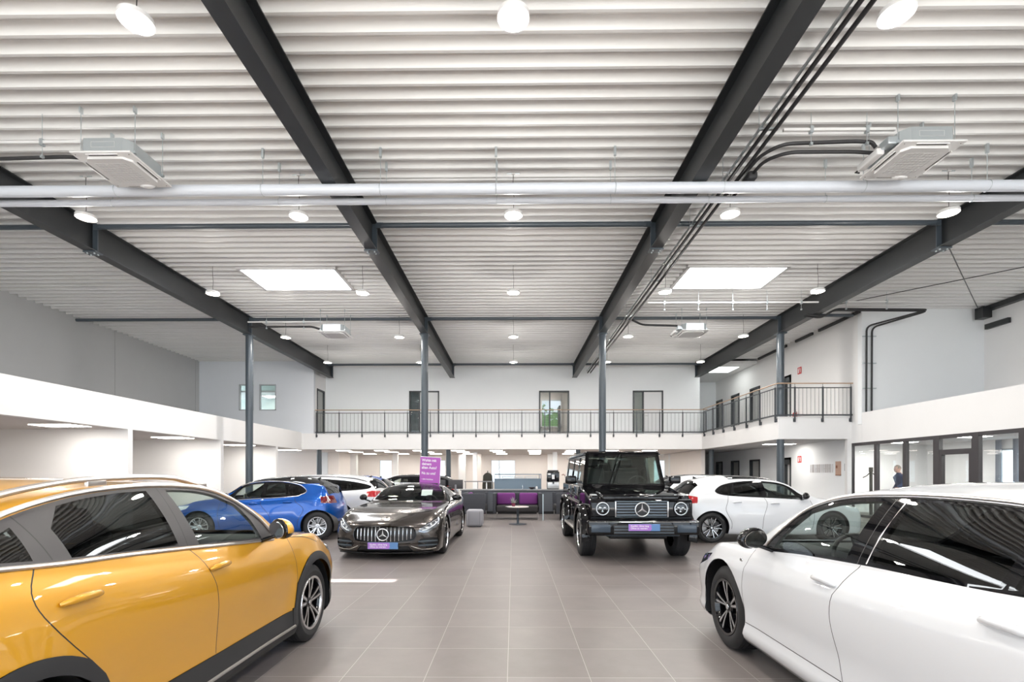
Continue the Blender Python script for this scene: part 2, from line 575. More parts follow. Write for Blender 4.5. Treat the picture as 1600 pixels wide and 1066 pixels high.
def add_wheels(root, R, W, rim, style, places, yout):
    """places: x positions of the axles; yout: y of the outer tyre face"""
    T, Rm, B = wheel_meshes(R, W, rim, style)
    tm, rm, bm_ = T.mesh('tyre', 30), Rm.mesh('rim', 30), B.mesh('brake_disc', 30)
    for x in places:
        for s in (1, -1):
            t = bpy.data.objects.new('tyre', tm); COL.objects.link(t); t.parent = root
            t.location = (x, s * (yout - W / 2), R)
            t.rotation_euler = (0, 0 if s > 0 else pi, 0) if False else (0, 0, 0 if s > 0 else pi)
            for nm, me in (('rim', rm), ('brake_disc', bm_)):
                o = bpy.data.objects.new(nm, me); COL.objects.link(o); o.parent = t

def seat_mb(b, x, y, wd, z0, z1, m):
    """front seat looking to +x"""
    b.rbox(x - .25, x + .25, y - wd / 2, y + wd / 2, z0, z0 + .16, .05, m)
    M = Matrix.Translation((x - .26, y, z0 + .08)) @ Matrix.Rotation(radians(-14), 4, 'Y')
    b.rbox(-.07, .06, -wd / 2, wd / 2, 0, z1 - z0 - .24, .05, m, M)
    b.rbox(-.05, .05, -.13, .13, z1 - z0 - .21, z1 - z0 - .03, .04, m, M)

class Car:
    def __init__(s, name, S, paint, loc, rz, label, group=None, cat='car'):
        s.S = S; s.paint = paint
        s.root = empty(name, loc, rz)
        tag(s.root, label, cat, group)
        s.L = S['L']; s.X0 = S['fo'] + S['WB'] / 2
        s.xf = S['WB'] / 2; s.xr = -S['WB'] / 2
        s.R = S['R']
        s.regions = []
        s.loft()
    def U(s, poly):
        return [(s.X0 - a, b) for a, b in poly]
    def loft(s):
        S = s.S
        T = {k: pchip(S[k]) for k in ('zt', 'zb', 'zs', 'zr', 'yr', 'yb', 'w')}
        ds = S.get('ds', .05)
        L = s.L
        us = [0, .006, .015, .03, .05, .08, .115]
        n = int((L - .23) / ds)
        us += [.115 + (L - .23) * k / n for k in range(1, n)]
        us += [L - .115, L - .08, L - .05, L - .03, L - .015, L - .006, L]
        prof = S.get('prof', [(0, .055), (.06, .03), (.2, .012), (.45, .0), (.66, .004), (.8, .012), (.9, .012), (1, .02)])
        pf = pchip(prof)
        N1, N2, N3 = S.get('n1', 20), 8, 14
        W = max(b for a, b in S['w'])
        R = s.R; ra = S['ra']; fl = S.get('flare', .015)
        g3 = [((k / N3) ** 1.6) for k in range(1, N3 + 1)]
        rings = []
        tags = None
        for u in us:
            zt, zb, zs, zr, yr, yb, w_ = (T[k](u) for k in ('zt', 'zb', 'zs', 'zr', 'yr', 'yb', 'w'))
            zs = max(zs, zb + .02); zr = max(zr, zs + .002); zt = max(zt, zr + .002)
            yb = min(yb, w_ - .002); yr = min(yr, yb - .004)
            P = [(0, zb), (w_ * .5, zb), (w_ - .12, zb)]
            tg = [0, 0, 0]
            for k in range(N1 + 1):
                q = k / N1
                z = zb + q * (zs - zb)
                k2 = max(0, (q - .72) / .28)
                y = w_ - pf(q) - max(0, (w_ - yb - pf(1))) * k2 ** 2.2
                x = s.X0 - u
                for xc in (s.xf, s.xr):
                    d = hypot(x - xc, z - R)
                    y += fl * math.exp(-((d - ra - .01) / .10) ** 2) * (1 if z > zb + .05 else .5)
                P.append((y, z)); tg.append(1)
            yl, zl = P[-1]
            for k in range(1, N2 + 1):
                t = k / N2
                bu = S.get('bulge', .022) * 4 * t * (1 - t) * min(1, hypot(yr - yb, zr - zs) / .4)
                P.append((yl + (yr - yl) * t + bu, zs + (zr - zs) * t + bu * .3)); tg.append(2)
            e = S.get('crown', 2.3)
            for t in g3:
                y = yr * (1 - t)
                P.append((y, zr + (zt - zr) * (1 - (1 - t) ** e))); tg.append(3)
            rings.append((u, P)); tags = tg
        bm = bmesh.new()
        tl = bm.faces.layers.int.new('tag')
        cf, cr = S.get('cf', .16), S.get('cr', .10)
        Lf, Lr = S.get('Lf', .9), S.get('Lr', .7)
        def warp(u, y):
            x = s.X0 - u
            yy = (abs(y) / W) ** 2
            if u < Lf: x -= cf * yy * (1 - u / Lf) ** 2
            if L - u < Lr: x += cr * yy * (1 - (L - u) / Lr) ** 2
            return x
        grid = []
        for u, P in rings:
            row = []
            n = len(P)
            pts = [(-y, z) for y, z in P[::-1]] [:-1] + [(y, z) for y, z in P][0:]   # from top centre (left -y) around bottom to top centre
            pts = pts[:-1]                                                             # ring, closed
            row = [bm.verts.new((warp(u, y), y, z)) for y, z in pts]
            grid.append(row)
        n = len(rings[0][1])
        tgr = [tags[n - 1 - k] for k in range(n - 1)] + [tags[k + 1] for k in range(n - 1)]
        M_ = len(grid[0])
        for i in range(len(grid) - 1):
            for k in range(M_):
                k2 = (k + 1) % M_
                f = bm.faces.new((grid[i][k], grid[i][k2], grid[i + 1][k2], grid[i + 1][k]))
                f[tl] = tgr[k]
        # caps
        for idx, tg_ in ((0, 4), (len(grid) - 1, 5)):
            u, P = rings[idx]
            rows = []
            m = 14
            ring = grid[idx]
            # ring index of +y point k : n-1-? build rows from -y point to +y point
            for k in range(1, n - 1):
                y, z = P[k]
                left = ring[n - 1 - k]; right = ring[(n - 1 + k) % M_]
                row = [left] + [bm.verts.new((warp(u, -y + 2 * y * j / m), -y + 2 * y * j / m, z)) for j in range(1, m)] + [right]
                rows.append(row)
            rows = rows[2:] if False else rows
            for a, b in zip(rows[:-1], rows[1:]):
                for j in range(m):
                    try:
                        f = bm.faces.new((a[j], a[j + 1], b[j + 1], b[j])); f[tl] = tg_
                    except ValueError:
                        pass
            for row, c in ((rows[0], ring[n - 1]), (rows[-1], ring[0])):
                for j in range(m):
                    try:
                        f = bm.faces.new((row[j], row[j + 1], c)); f[tl] = tg_
                    except ValueError:
                        pass
        bmesh.ops.recalc_face_normals(bm, faces=bm.faces[:])
        bm.normal_update()
        s.bm = bm; s.tl = tl
        s.bvh = BVHTree.FromBMesh(bm)
        # wheel arches
        for xc in (s.xf, s.xr):
            poly = circle(xc, R, ra, 44)
            ok = lambda f, t: f[t] in (0, 1) and abs(f.calc_center_median().y) > .5
            cut(bm, tl, 'y', poly, ok)
            kill = [f for f in bm.faces if ok(f, tl) and inside(poly, f.calc_center_median().x, f.calc_center_median().z)]
            bmesh.ops.delete(bm, geom=kill, context='FACES')
    def region(s, name, axis, poly, m, tags=(1, 2), cond=None, u=True, split=False, do_cut=True, push=0.0):
        """mark the part of the shell inside the polygon; name None keeps it in the body"""
        if u and axis in ('y', 'z'):
            poly = s.U(poly)
        s.regions.append(dict(name=name, axis=axis, poly=poly, m=m, tags=tags, cond=cond, split=split, push=push))
        if do_cut:
            tl = s.tl
            def ok(f, t):
                if f[t] not in tags: return False
                return cond is None or cond(f.calc_center_median())
            cut(s.bm, tl, axis, poly, ok)
    def surf(s, x, z, side):
        h = s.bvh.ray_cast(Vector((x, side * 3, z)), Vector((0, -side, 0)))
        return (h[0], h[1]) if h[0] else (Vector((x, side * s.S['w'][3][1], z)), Vector((0, side, 0)))
    def surf_top(s, x, y):
        h = s.bvh.ray_cast(Vector((x, y, 4)), Vector((0, 0, -1)))
        return h[0], h[1]
    def surf_x(s, y, z, d=1):
        h = s.bvh.ray_cast(Vector((d * 5, y, z)), Vector((-d, 0, 0)))
        return h[0], h[1]
    def finish(s, lining=True):
        bm, tl = s.bm, s.tl
        bm.normal_update()
        groups = {}
        order = []
        for f in bm.faces:
            c = f.calc_center_median()
            key = ('body', 0); m = s.paint; push = 0
            for r in s.regions:
                if f[tl] not in r['tags']: continue
                if r['cond'] and not r['cond'](c): continue
                a, b = AX[r['axis']]
                if inside(r['poly'], c[a], c[b]):
                    m = r['m']
                    if r['name']:
                        key = (r['name'], ((1 if c.y > 0 else -1) + (10 if r['split'] == 'quad' and c.x > 0 else 0)) if r['split'] else 0)
                        push = r['push']
            groups.setdefault(key, []).append((f, m, push))
        vn = {v: v.normal.copy() for v in bm.verts}
        out = {}
        glassy = (GL_CLEAR, GL_DARK)
        lin = MB(); lmap = {}
        for key, fl in groups.items():
            vm = {}; V = []; Nn = []; F = []; Mi = []; ms = []
            for f, m, push in fl:
                if m not in ms: ms.append(m)
                idx = []
                for v in f.verts:
                    if v not in vm:
                        vm[v] = len(V); V.append(v.co + vn[v] * push); Nn.append(vn[v])
                    idx.append(vm[v])
                F.append(idx); Mi.append(ms.index(m))
                if lining and m not in glassy and f[tl] in (2, 3) and min(v.co.z for v in f.verts) > s.S.get('liner_z', .9):
                    li = []
                    for v in f.verts:
                        if v not in lmap:
                            lmap[v] = len(lin.v); lin.v.append(tuple(v.co - vn[v] * .022))
                        li.append(lmap[v])
                    lin.f.append(tuple(li[::-1])); lin.m.append(lin.mi(SEATG))
            me = bpy.data.meshes.new(key[0])
            me.from_pydata(V, [], F)
            for m in ms: me.materials.append(m)
            me.polygons.foreach_set('material_index', Mi)
            me.polygons.foreach_set('use_smooth', [True] * len(F))
            me.normals_split_custom_set_from_vertices(Nn)
            o = bpy.data.objects.new(key[0], me); COL.objects.link(o); o.parent = s.root
            out[key] = o
        if lining and lin.f:
            me = bpy.data.meshes.new('headliner'); me.from_pydata(lin.v, [], lin.f)
            for m in lin.ms: me.materials.append(m)
            o = bpy.data.objects.new('headliner', me); COL.objects.link(o); o.parent = s.root
        bm.free()
        # wheel arch liners
        S = s.S
        for xc in (s.xf, s.xr):
            for sd_ in (1, -1):
                b = MB()
                yo = S['w'][4][1] - .02
                c = circle(xc, s.R, S['ra'] + .004, 24, -.35, pi + .35)
                vs_ = []; fs = []
                for (x, z) in c:
                    vs_ += [(x, sd_ * yo, max(z, .14)), (x, sd_ * .48, max(z, .14))]
                for i in range(len(c) - 1):
                    fs.append((2 * i, 2 * i + 1, 2 * i + 3, 2 * i + 2))
                k = len(vs_)
                vs_ += [(xc, sd_ * .48, s.R)]
                for i in range(len(c) - 1):
                    fs.append((2 * i + 1, k, 2 * i + 3))
                b.add(vs_, fs, BLACK)
                b.build('wheel_arch_liner', s.root)
        return out
    def ribbon(s, name, pts, r, m, sides=(1, -1), off=.0, n=8, flat=None):
        """trim strip lying on the side surface, pts in (u,z)"""
        for sd_ in sides:
            b = MB()
            P = []
            for (u, z) in pts:
                c, nrm = s.surf(s.X0 - u, z, sd_)
                P.append(c + nrm * off)
            b.tube(P, r, m, n)
            b.build(name, s.root)
    def handle(s, u, z, ln=.2, m=None, sides=(1, -1), r=.018):
        m = m or s.paint
        for sd_ in sides:
            c, nrm = s.surf(s.X0 - u, z, sd_)
            b = MB()
            P = []
            rs = []
            for k in range(9):
                t = k / 8
                x = s.X0 - u + ln / 2 - ln * t
                cc, nn = s.surf(x, z - .004 * (2 * t - 1) ** 2, sd_)
                P.append(cc + nn * (.030 * (1 - (2 * t - 1) ** 4) + .002)); rs.append(r * (.45 + .55 * (1 - (2 * t - 1) ** 4)))
            b.tube(P, rs, m, 10)
            o = b.build('door_handle', s.root, 60)
    def cup(s, u, z, ra_, rz_, m):
        pass
    def mirror(s, u, z, m_shell, m_low, sides=(1, -1), sc=1.0, out=.16, glassm=None, rot=(22, 38)):
        for sd_ in sides:
            c, nrm = s.surf(s.X0 - u, z, sd_)
            # shell: rounded pod, flat face to the rear
            bm = bmesh.new()
            bmesh.ops.create_uvsphere(bm, u_segments=28, v_segments=18, radius=1)
            for v in bm.verts:
                x, y, zz = v.co
                x *= .085 if x > 0 else .035
                y = y * .125
                zz = zz * .082
                if zz < 0: zz *= .85
                zz += -.12 * (y * sd_) * .5
                x -= abs(y) * .1
                v.co = (x, y, zz)
            cy = c.y + sd_ * out
            T0 = Matrix.Translation((s.X0 - u, cy, z + .085))
            M = T0 @ Matrix.Scale(sc, 4)
            M2 = T0 @ Matrix.Rotation(radians(sd_ * rot[0 if sd_ > 0 else 1]), 4, 'Z') @ T0.inverted()
            b = MB()
            b.addbm(bm, m_shell, M)
            # lower half dark
            i2 = b.mi(m_low)
            zc = z + .085 - .02
            for i, f in enumerate(b.f):
                if sum(b.v[k][2] for k in f) / len(f) < zc or sum(b.v[k][0] for k in f) / len(f) < s.X0 - u - .012:
                    b.m[i] = i2
            b.v = [tuple(M2 @ Vector(v)) for v in b.v]
            ob = b.build('side_mirror', s.root, 60)
            g = MB()
            n = 24
            g.prism([(cy + cos(2 * pi * k / n) * .105 * sc, z + .085 + sin(2 * pi * k / n) * .062 * sc - .06 * cos(2 * pi * k / n) * .105 * sd_ * sc) for k in range(n)],
                    s.X0 - u - .040 * sc, s.X0 - u - .034 * sc, CHROME, axis='x')
            g.v = [tuple(M2 @ Vector(v)) for v in g.v]
            g.build('mirror_glass', ob)
            a = MB()
            a.rbox(-.03, .03, -.06, .06, -.015, .015, .012, m_low, Matrix.Translation((s.X0 - u + .01, c.y + sd_ * (out * .35), z + .02)) @ Matrix.Rotation(sd_ * .35, 4, 'X'))
            a.build('mirror_arm', ob)
    def interior(s, u_dash, u_f, u_r, belt, top, hw, rh=1.0, steer=1):
        b = MB()
        x1 = s.X0 - u_dash + .25; x0 = max(s.X0 - u_r - .75, s.X0 - s.L + .42)
        b.box(x0, x1, -hw, hw, .28, .32, SEAT)
        for sd_ in (1, -1):
            b.box(x0, x1, sd_ * hw, sd_ * (hw + .03), .28, belt - .06, SEAT)
        b.box(x0 - .03, x0, -hw, hw, .28, belt - .03, SEAT)
        b.build('interior_tub', s.root)
        d = MB()
        d.rbox(s.X0 - u_dash - .22, s.X0 - u_dash + .22, -hw, hw, .55, belt - .02, .06, SEAT)
        d.build('dashboard', s.root)
        for y in (.37, -.37):
            q = MB(); seat_mb(q, s.X0 - u_f, y, .48, .36, top - .12, SEAT); q.build('front_seat', s.root)
        q = MB()
        q.rbox(s.X0 - u_r - .25, s.X0 - u_r + .25, -.62, .62, .36, .5, .05, SEAT)
        M = Matrix.Translation((s.X0 - u_r - .27, 0, .45)) @ Matrix.Rotation(radians(-18), 4, 'Y')
        q.rbox(-.07, .06, -.62, .62, 0, top - .72, .05, SEAT, M)
        for y in (-.4, 0, .4):
            q.rbox(-.05, .04, y - .12, y + .12, top - .7, top - .55, .035, SEAT, M)
        q.build('rear_bench', s.root)
        st = MB()
        Ms = Matrix.Translation((s.X0 - u_f + .52, .37 * steer, belt - .05)) @ Matrix.Rotation(radians(-65), 4, 'Y')
        n = 24
        st.tube([Ms @ Vector((cos(2 * pi * k / n) * .18, sin(2 * pi * k / n) * .18, 0)) for k in range(n + 1)], .014, BLACK, 8, False)
        st.box(-.17, .17, -.02, .02, -.01, .01, BLACK, Ms); st.box(-.02, .02, -.17, .17, -.01, .01, BLACK, Ms)
        st.build('steering_wheel', s.root)

# ------------------------------------------------------------------ the cars
def gen(L, fo, WB, H, w, R, ra, hn, hc, uc, uh, ur, ut, tz, bf, br, yroof, dlo, zroof, hr=None, ds=.05, cf=.16, cr=.10, flare=.015, **k):
    """station tables of a car body from a few measures (metres from the nose, heights)"""
    hr = hr or H - .07
    um = (uh + ur) / 2
    S = dict(L=L, fo=fo, WB=WB, R=R, ra=ra, cf=cf, cr=cr, ds=ds, flare=flare)
    S['zt'] = [(0, hn - .14), (.015, hn - .08), (.05, hn - .025), (.12, hn + .01), (.35, hn + .065), (uc * .7, hc - .035), (uc, hc), (uc + .07, hc + .035),
               ((uc + uh) / 2, (hc + H - .06) / 2 + .035), (uh, H - .06), (uh + .35, H - .015), (um + .1, H), (ur, hr), (ut, tz), (L - .05, tz - .17), (L - .015, tz - .27), (L, tz - .36)]
    S['zb'] = [(0, .38), (.03, .26), (.10, .20), (.5, .17), (1.2, .17), (L - .9, .19), (L - .2, .27), (L - .04, .36), (L, .45)]
    S['zs'] = [(0, hn - .20), (.03, hn - .12), (.12, hn - .05), (.4, hn - .01), (uc * .75, (hc + bf) / 2 - .05), (uc + .15, bf - .03), (uc + .6, bf - .005), ((uc + ur) / 2 + .3, (bf + br) / 2), (ur - .2, br),
               (ut - .15, br - .03), (L - .05, tz - .20), (L, tz - .42)]
    S['zr'] = [(0, hn - .17), (.03, hn - .10), (.12, hn - .02), (.4, hn + .03), (uc * .75, hc - .06), (uc, hc - .03)] + zroof + [(ut, tz - .04), (L - .05, tz - .18), (L, tz - .39)]
    S['yr'] = [(0, w * .62), (.12, w * .76), (.5, w * .82), (uc, w * .84)] + yroof + [(ut, w * .76), (L - .05, w * .76), (L, w * .66)]
    S['yb'] = [(0, w * .68), (.12, w * .84), (.5, w * .93), (uc, w * .925), (uc + .5, w * .895), (ur - .3, w * .885), (ut - .2, w * .86), (L - .05, w * .82), (L, w * .72)]
    S['w'] = [(0, w * .78), (.05, w * .86), (.15, w * .93), (.45, w * .985), (1.0, w), (L - 1.1, w), (L - .5, w * .985), (L - .15, w * .93), (L - .04, w * .87), (L, w * .78)]
    S.update(dlo=dlo, uc=uc, uh=uh, ur=ur, ut=ut, bf=bf, br=br, H=H, tz=tz, Wd=w, hc=hc, hn=hn)
    S.update(k)
    return S

def glasshouse(c, panes, frame_m=DGREY, ws=True, rearglass=True, ws_m=None, rows=None):
    """window frame and panes on the sides, windscreen and rear window"""
    S = c.S
    c.region('window_frame', 'y', smooth_poly(S['dlo'], 5), frame_m, tags=(1, 2), split=True)
    for nm, poly, m in panes:
        c.region(nm, 'y', poly, m, tags=(1, 2), split=True)
    w = S['Wd']
    a = S.get('ws_a', w * .76); b = S.get('ws_b', w * .60)
    uc, uh, ur, ut = S['uc'], S['uh'], S['ur'], S['ut']
    if ws:
        p = [(uc + .02, 0), (uc + .03, a * .5), (uc + .09, a), (uc + .30, a - .04), (uh, b), (uh - .03, 0)]
        full = p + [(u, -y) for u, y in p[-2:0:-1]]
        c.region('windscreen', 'z', full, ws_m or GL_CLEAR, tags=(3,))
    if rearglass:
        a2, b2 = w * .60, w * .68
        p = [(ur + .04, 0), (ur + .06, a2), (ut - .08, b2), (ut - .02, 0)]
        full = p + [(u, -y) for u, y in p[-2:0:-1]]
        c.region('rear_window', 'z', full, GL_DARK, tags=(3,))

def seams(c, lines, hw=.0028, m=BLACK):
    for ln in lines:
        c.region(None, 'y', strip(smooth_poly(ln, 4, False), hw), m, tags=(1, 2))

# ---- crossover in the left foreground
XC_DLO = [(1.46, .990), (1.62, 1.155), (1.83, 1.300), (2.1, 1.378), (2.5, 1.405), (2.9, 1.392), (3.2, 1.350), (3.48, 1.275), (3.72, 1.180), (3.66, 1.152), (3.3, 1.120), (2.9, 1.096), (2.5, 1.066), (2.0, 1.024)]
S_XC = gen(4.395, .91, 2.65, 1.468, .913, .335, .385, .80, 1.00, 1.12, 2.02, 3.80, 4.22, .98, .99, 1.14,
           yroof=[(1.5, .735), (1.83, .655), (2.1, .625), (2.6, .61), (3.2, .605), (3.8, .62)],
           zroof=[(1.30, 1.03), (1.5, 1.155), (1.83, 1.33), (2.1, 1.405), (2.5, 1.43), (2.9, 1.418), (3.2, 1.38), (3.5, 1.31), (3.8, 1.245)],
           dlo=XC_DLO, hr=1.38, cf=.26, ds=.03, flare=.022,
           prof=[(0, .045), (.06, .02), (.16, .012), (.30, .016), (.46, .010), (.62, .0), (.72, .002), (.80, .012), (.88, .02), (1, .028)])

def yellow_car():
    c = Car('car', S_XC, CAR_Y, (-2.69, 3.125, 0), radians(90), 'yellow crossover with silver roof rails and black wheel arches, left foreground', cat='car')
    xf, xr = .91, 3.56
    # black lower cladding and wheel arch trims
    sill = [(1.20, .1), (1.20, .37), (1.33, .385), (2.3, .395), (3.12, .41), (3.25, .395), (3.25, .1)]
    c.region('sill_cladding', 'y', sill, CLAD, tags=(0, 1), cond=lambda p: abs(p.y) > .5, split=True, push=.006)
    for xc in (xf, xr):
        ring = circle(xc, .335, .455, 48, radians(-12), radians(192)) + circle(xc, .335, .375, 48, radians(-12), radians(192))[::-1]
        c.region('wheel_arch_trim', 'y', ring, CLAD, tags=(0, 1), cond=lambda p: abs(p.y) > .5, split='quad', push=.008)
    c.region('front_bumper_trim', 'y', [(-.3, .1), (-.3, .40), (.3, .38), (.55, .36), (.6, .1)], CLAD, tags=(0, 1, 4))
    doors = [('front_door', smooth_poly([(1.30, .96), (1.285, .8), (1.29, .6), (1.33, .40)], 5, False) + [(2.37, .40)] + smooth_poly([(2.362, .6), (2.375, .8), (2.42, .95), (2.49, 1.05)], 4, False) + [(2.49, 1.055), (2.0, 1.010), (1.46, .972)]),
             ('rear_door', [(2.50, 1.052)] + smooth_poly([(2.49, 1.05), (2.42, .95), (2.375, .8), (2.362, .6), (2.37, .40)], 4, False) + [(3.12, .42)] + smooth_poly([(3.22, .62), (3.36, .78), (3.47, .93), (3.49, 1.03), (3.43, 1.115)], 5, False) + [(3.3, 1.105), (2.9, 1.08)])]
    for nm, poly in doors:
        c.region(nm, 'y', poly, CAR_Y, tags=(1, 2), split=True)
    glasshouse(c, [('front_window', [(1.66, 1.008), (1.72, 1.14)] + smooth_poly([(1.81, 1.262), (2.0, 1.334), (2.2, 1.374), (2.45, 1.388)], 5, False) + [(2.385, 1.063), (2.0, 1.034)], GL_CLEAR),
                   ('rear_window_pane', [(2.565, 1.080), (2.60, 1.389)] + smooth_poly([(2.8, 1.384), (3.0, 1.366), (3.16, 1.340)], 4, False) + [(3.26, 1.25), (3.25, 1.125)], GL_DARK),
                   ('quarter_window', [(3.42, 1.140), (3.40, 1.27), (3.62, 1.19), (3.60, 1.158)], GL_DARK)])
    seams(c, [[(2.49, 1.05), (2.42, .95), (2.375, .8), (2.362, .6), (2.37, .40)],
              [(1.30, .96), (1.285, .8), (1.29, .6), (1.33, .40)],
              [(3.43, 1.12), (3.49, 1.03), (3.47, .93), (3.36, .78), (3.22, .62), (3.14, .46)],
              [(2.51, 1.40), (2.49, 1.06)], [(3.36, 1.31), (3.34, 1.13)], [(.78, .86), (1.0, .93), (1.28, .965)]])
    c.region('headlight', 'y', [(.16, .66), (.18, .72), (.35, .775), (.56, .82), (.50, .76), (.36, .70)], mat('headlight_grey', (.25, .25, .26, 1), .1, coat=1), tags=(1, 2, 3, 4), cond=lambda p: abs(p.y) > .45, split=True)
    c.region('tail_light', 'y', [(4.0, .92), (4.05, 1.02), (4.5, 1.0), (4.5, .88)], REDL, tags=(1, 2, 3, 5), cond=lambda p: abs(p.y) > .4, split=True)
    c.finish()
    top = smooth_poly([(1.50, 1.03), (1.62, 1.165), (1.83, 1.308), (2.1, 1.388), (2.5, 1.416), (2.9, 1.403), (3.2, 1.361), (3.48, 1.286), (3.72, 1.188)], 5, False)
    c.ribbon('window_chrome', top, .014, SATIN, off=.003)
    low = smooth_poly([(1.50, .975), (2.0, 1.012), (2.5, 1.054), (2.9, 1.084), (3.3, 1.108), (3.66, 1.140)], 5, False)
    c.ribbon('belt_chrome', low, .011, SATIN, off=.003)
    c.ribbon('sill_chrome', [(1.34, .255), (1.8, .255), (2.3, .26), (2.9, .262), (3.14, .265)], .011, SATIN, off=.010)
    c.handle(2.30, .915); c.handle(3.30, .965)
    c.mirror(1.67, .985, CAR_Y, GLOSSBLK, out=.15)
    # roof rails
    for sd_ in (1, -1):
        b = MB()
        P = []
        for k in range(25):
            t = k / 24
            x = c.X0 - 1.98 - 1.75 * t
            h, n = c.surf_top(x, sd_ * .575)
            P.append(h + Vector((0, 0, .030 * min(1, 6 * t, 6 * (1 - t)) + .002)))
        b.tube(P, .015, SATIN, 10)
        for t in (.02, .5, .98):
            x = c.X0 - 1.98 - 1.75 * t
            h, n = c.surf_top(x, sd_ * .575)
            b.rbox(x - .06, x + .06, sd_ * .575 - .012, sd_ * .575 + .012, h.z - .01, h.z + .03, .008, SATIN)
        b.build('roof_rail', c.root)
    c.interior(1.35, 2.35, 3.15, 1.0, 1.40, .70)
    add_wheels(c.root, .335, .235, .232, STY_X, (c.xf, c.xr), .895)
    return c

# ---- white estate in the right foreground
IN_DLO = [(1.50, .925), (1.66, 1.09), (1.82, 1.235), (2.1, 1.322), (2.45, 1.356), (2.9, 1.362), (3.3, 1.338), (3.7, 1.270), (4.08, 1.150), (4.04, 1.085), (3.3, 1.018), (2.6, .990), (2.0, .955)]
S_IN = gen(4.90, .97, 2.83, 1.452, .930, .345, .408, .73, .93, 1.12, 2.10, 4.15, 4.62, 1.0, .925, 1.06,
           yroof=[(1.5, .76), (1.83, .665), (2.1, .63), (2.6, .61), (3.3, .60), (4.15, .60)],
           zroof=[(1.30, .965), (1.5, 1.07), (1.82, 1.265), (2.1, 1.35), (2.45, 1.382), (2.9, 1.388), (3.3, 1.365), (3.7, 1.30), (4.15, 1.19)],
           dlo=IN_DLO, hr=1.36, ds=.03, flare=.010, cf=.22,
           prof=[(0, .050), (.05, .02), (.12, .006), (.20, .022), (.34, .022), (.50, .008), (.66, .0), (.80, .004), (.84, .016), (.92, .022), (1, .03)])

def white_estate():
    c = Car('car', S_IN, CAR_W, (2.715, 2.885, 0), radians(90), 'large white car with black window line and black spoked wheels, right foreground', cat='car')
    fd = [(1.40, .90)] + smooth_poly([(1.37, .75), (1.36, .55), (1.38, .34)], 5, False) + [(2.51, .34)] + smooth_poly([(2.47, .5), (2.43, .66), (2.44, .80), (2.50, .93), (2.53, .972)], 4, False) + [(2.0, .938), (1.5, .905)]
    rd = [(2.54, .972)] + smooth_poly([(2.53, .972), (2.50, .93), (2.44, .80), (2.43, .66), (2.47, .5), (2.51, .34)], 4, False) + [(3.36, .34)] + smooth_poly([(3.40, .50), (3.50, .68), (3.62, .80), (3.68, .92), (3.66, 1.03)], 5, False) + [(3.3, 1.003)]
    c.region('front_door', 'y', fd, CAR_W, tags=(1, 2), split=True)
    c.region('rear_door', 'y', rd, CAR_W, tags=(1, 2), split=True)
    glasshouse(c, [('front_window', [(1.62, .948), (1.74, 1.10)] + smooth_poly([(1.86, 1.225), (2.1, 1.292), (2.3, 1.318), (2.47, 1.330)], 5, False) + [(2.40, .998), (2.0, .973)], GL_CLEAR),
                   ('rear_window_pane', [(2.60, 1.010), (2.655, 1.338)] + smooth_poly([(2.9, 1.342), (3.1, 1.334), (3.34, 1.312)], 4, False) + [(3.30, 1.037)], GL_DARK),
                   ('quarter_window', [(3.36, 1.042), (3.40, 1.303)] + smooth_poly([(3.6, 1.268), (3.8, 1.216), (3.98, 1.157)], 4, False) + [(3.96, 1.094)], GL_DARK)], frame_m=GLOSSBLK)
    seams(c, [[(2.53, .985), (2.50, .93), (2.44, .80), (2.43, .66), (2.47, .5), (2.51, .34)],
              [(1.40, .90), (1.37, .75), (1.36, .55), (1.38, .34)],
              [(3.66, 1.04), (3.68, .92), (3.62, .80), (3.50, .68), (3.41, .52), (3.36, .36)], [(2.55, 1.35), (2.50, .985)],
              [(1.38, .335), (2.4, .335), (3.36, .335)]])
    c.region('headlight', 'y', [(.20, .56), (.22, .66), (.42, .72), (.70, .765), (.60, .69), (.40, .62)], GLOSSBLK, tags=(1, 2, 3, 4), cond=lambda p: abs(p.y) > .45, split=True)
    c.region('tail_light', 'y', [(4.45, .80), (4.45, .95), (5.0, .95), (5.0, .80)], REDL, tags=(1, 2, 3, 5), cond=lambda p: abs(p.y) > .4, split=True)
    c.finish()
    top = smooth_poly([(1.52, .95), (1.66, 1.10), (1.82, 1.246), (2.1, 1.333), (2.45, 1.367), (2.9, 1.373), (3.3, 1.349), (3.7, 1.280), (4.08, 1.158)], 5, False)
    c.ribbon('window_chrome', top, .008, SATIN, off=.003)
    c.ribbon('window_rubber', [(u, z - .018) for u, z in top[3:]], .004, BLACK, off=.001)
    c.ribbon('pillar_strip', [(2.568, .998), (2.59, 1.15), (2.625, 1.335)], .004, SATIN, off=.001)
    c.handle(2.33, .855, .22); c.handle(3.42, .915, .24)
    # indicator button on the wing
    for sd_ in (1, -1):
        p, n = c.surf(c.X0 - 1.28, .80, sd_)
        b = MB(); b.rbox(p.x - .022, p.x + .022, p.y - .006, p.y + .006, p.z - .012, p.z + .012, .005, CHROME)
        b.build('side_marker', c.root)
    c.mirror(1.62, .925, GLOSSBLK, GLOSSBLK, out=.15)
    c.interior(1.38, 2.40, 3.25, .95, 1.36, .70)
    add_wheels(c.root, .345, .235, .235, STY_I, (c.xf, c.xr), .905)
    return c

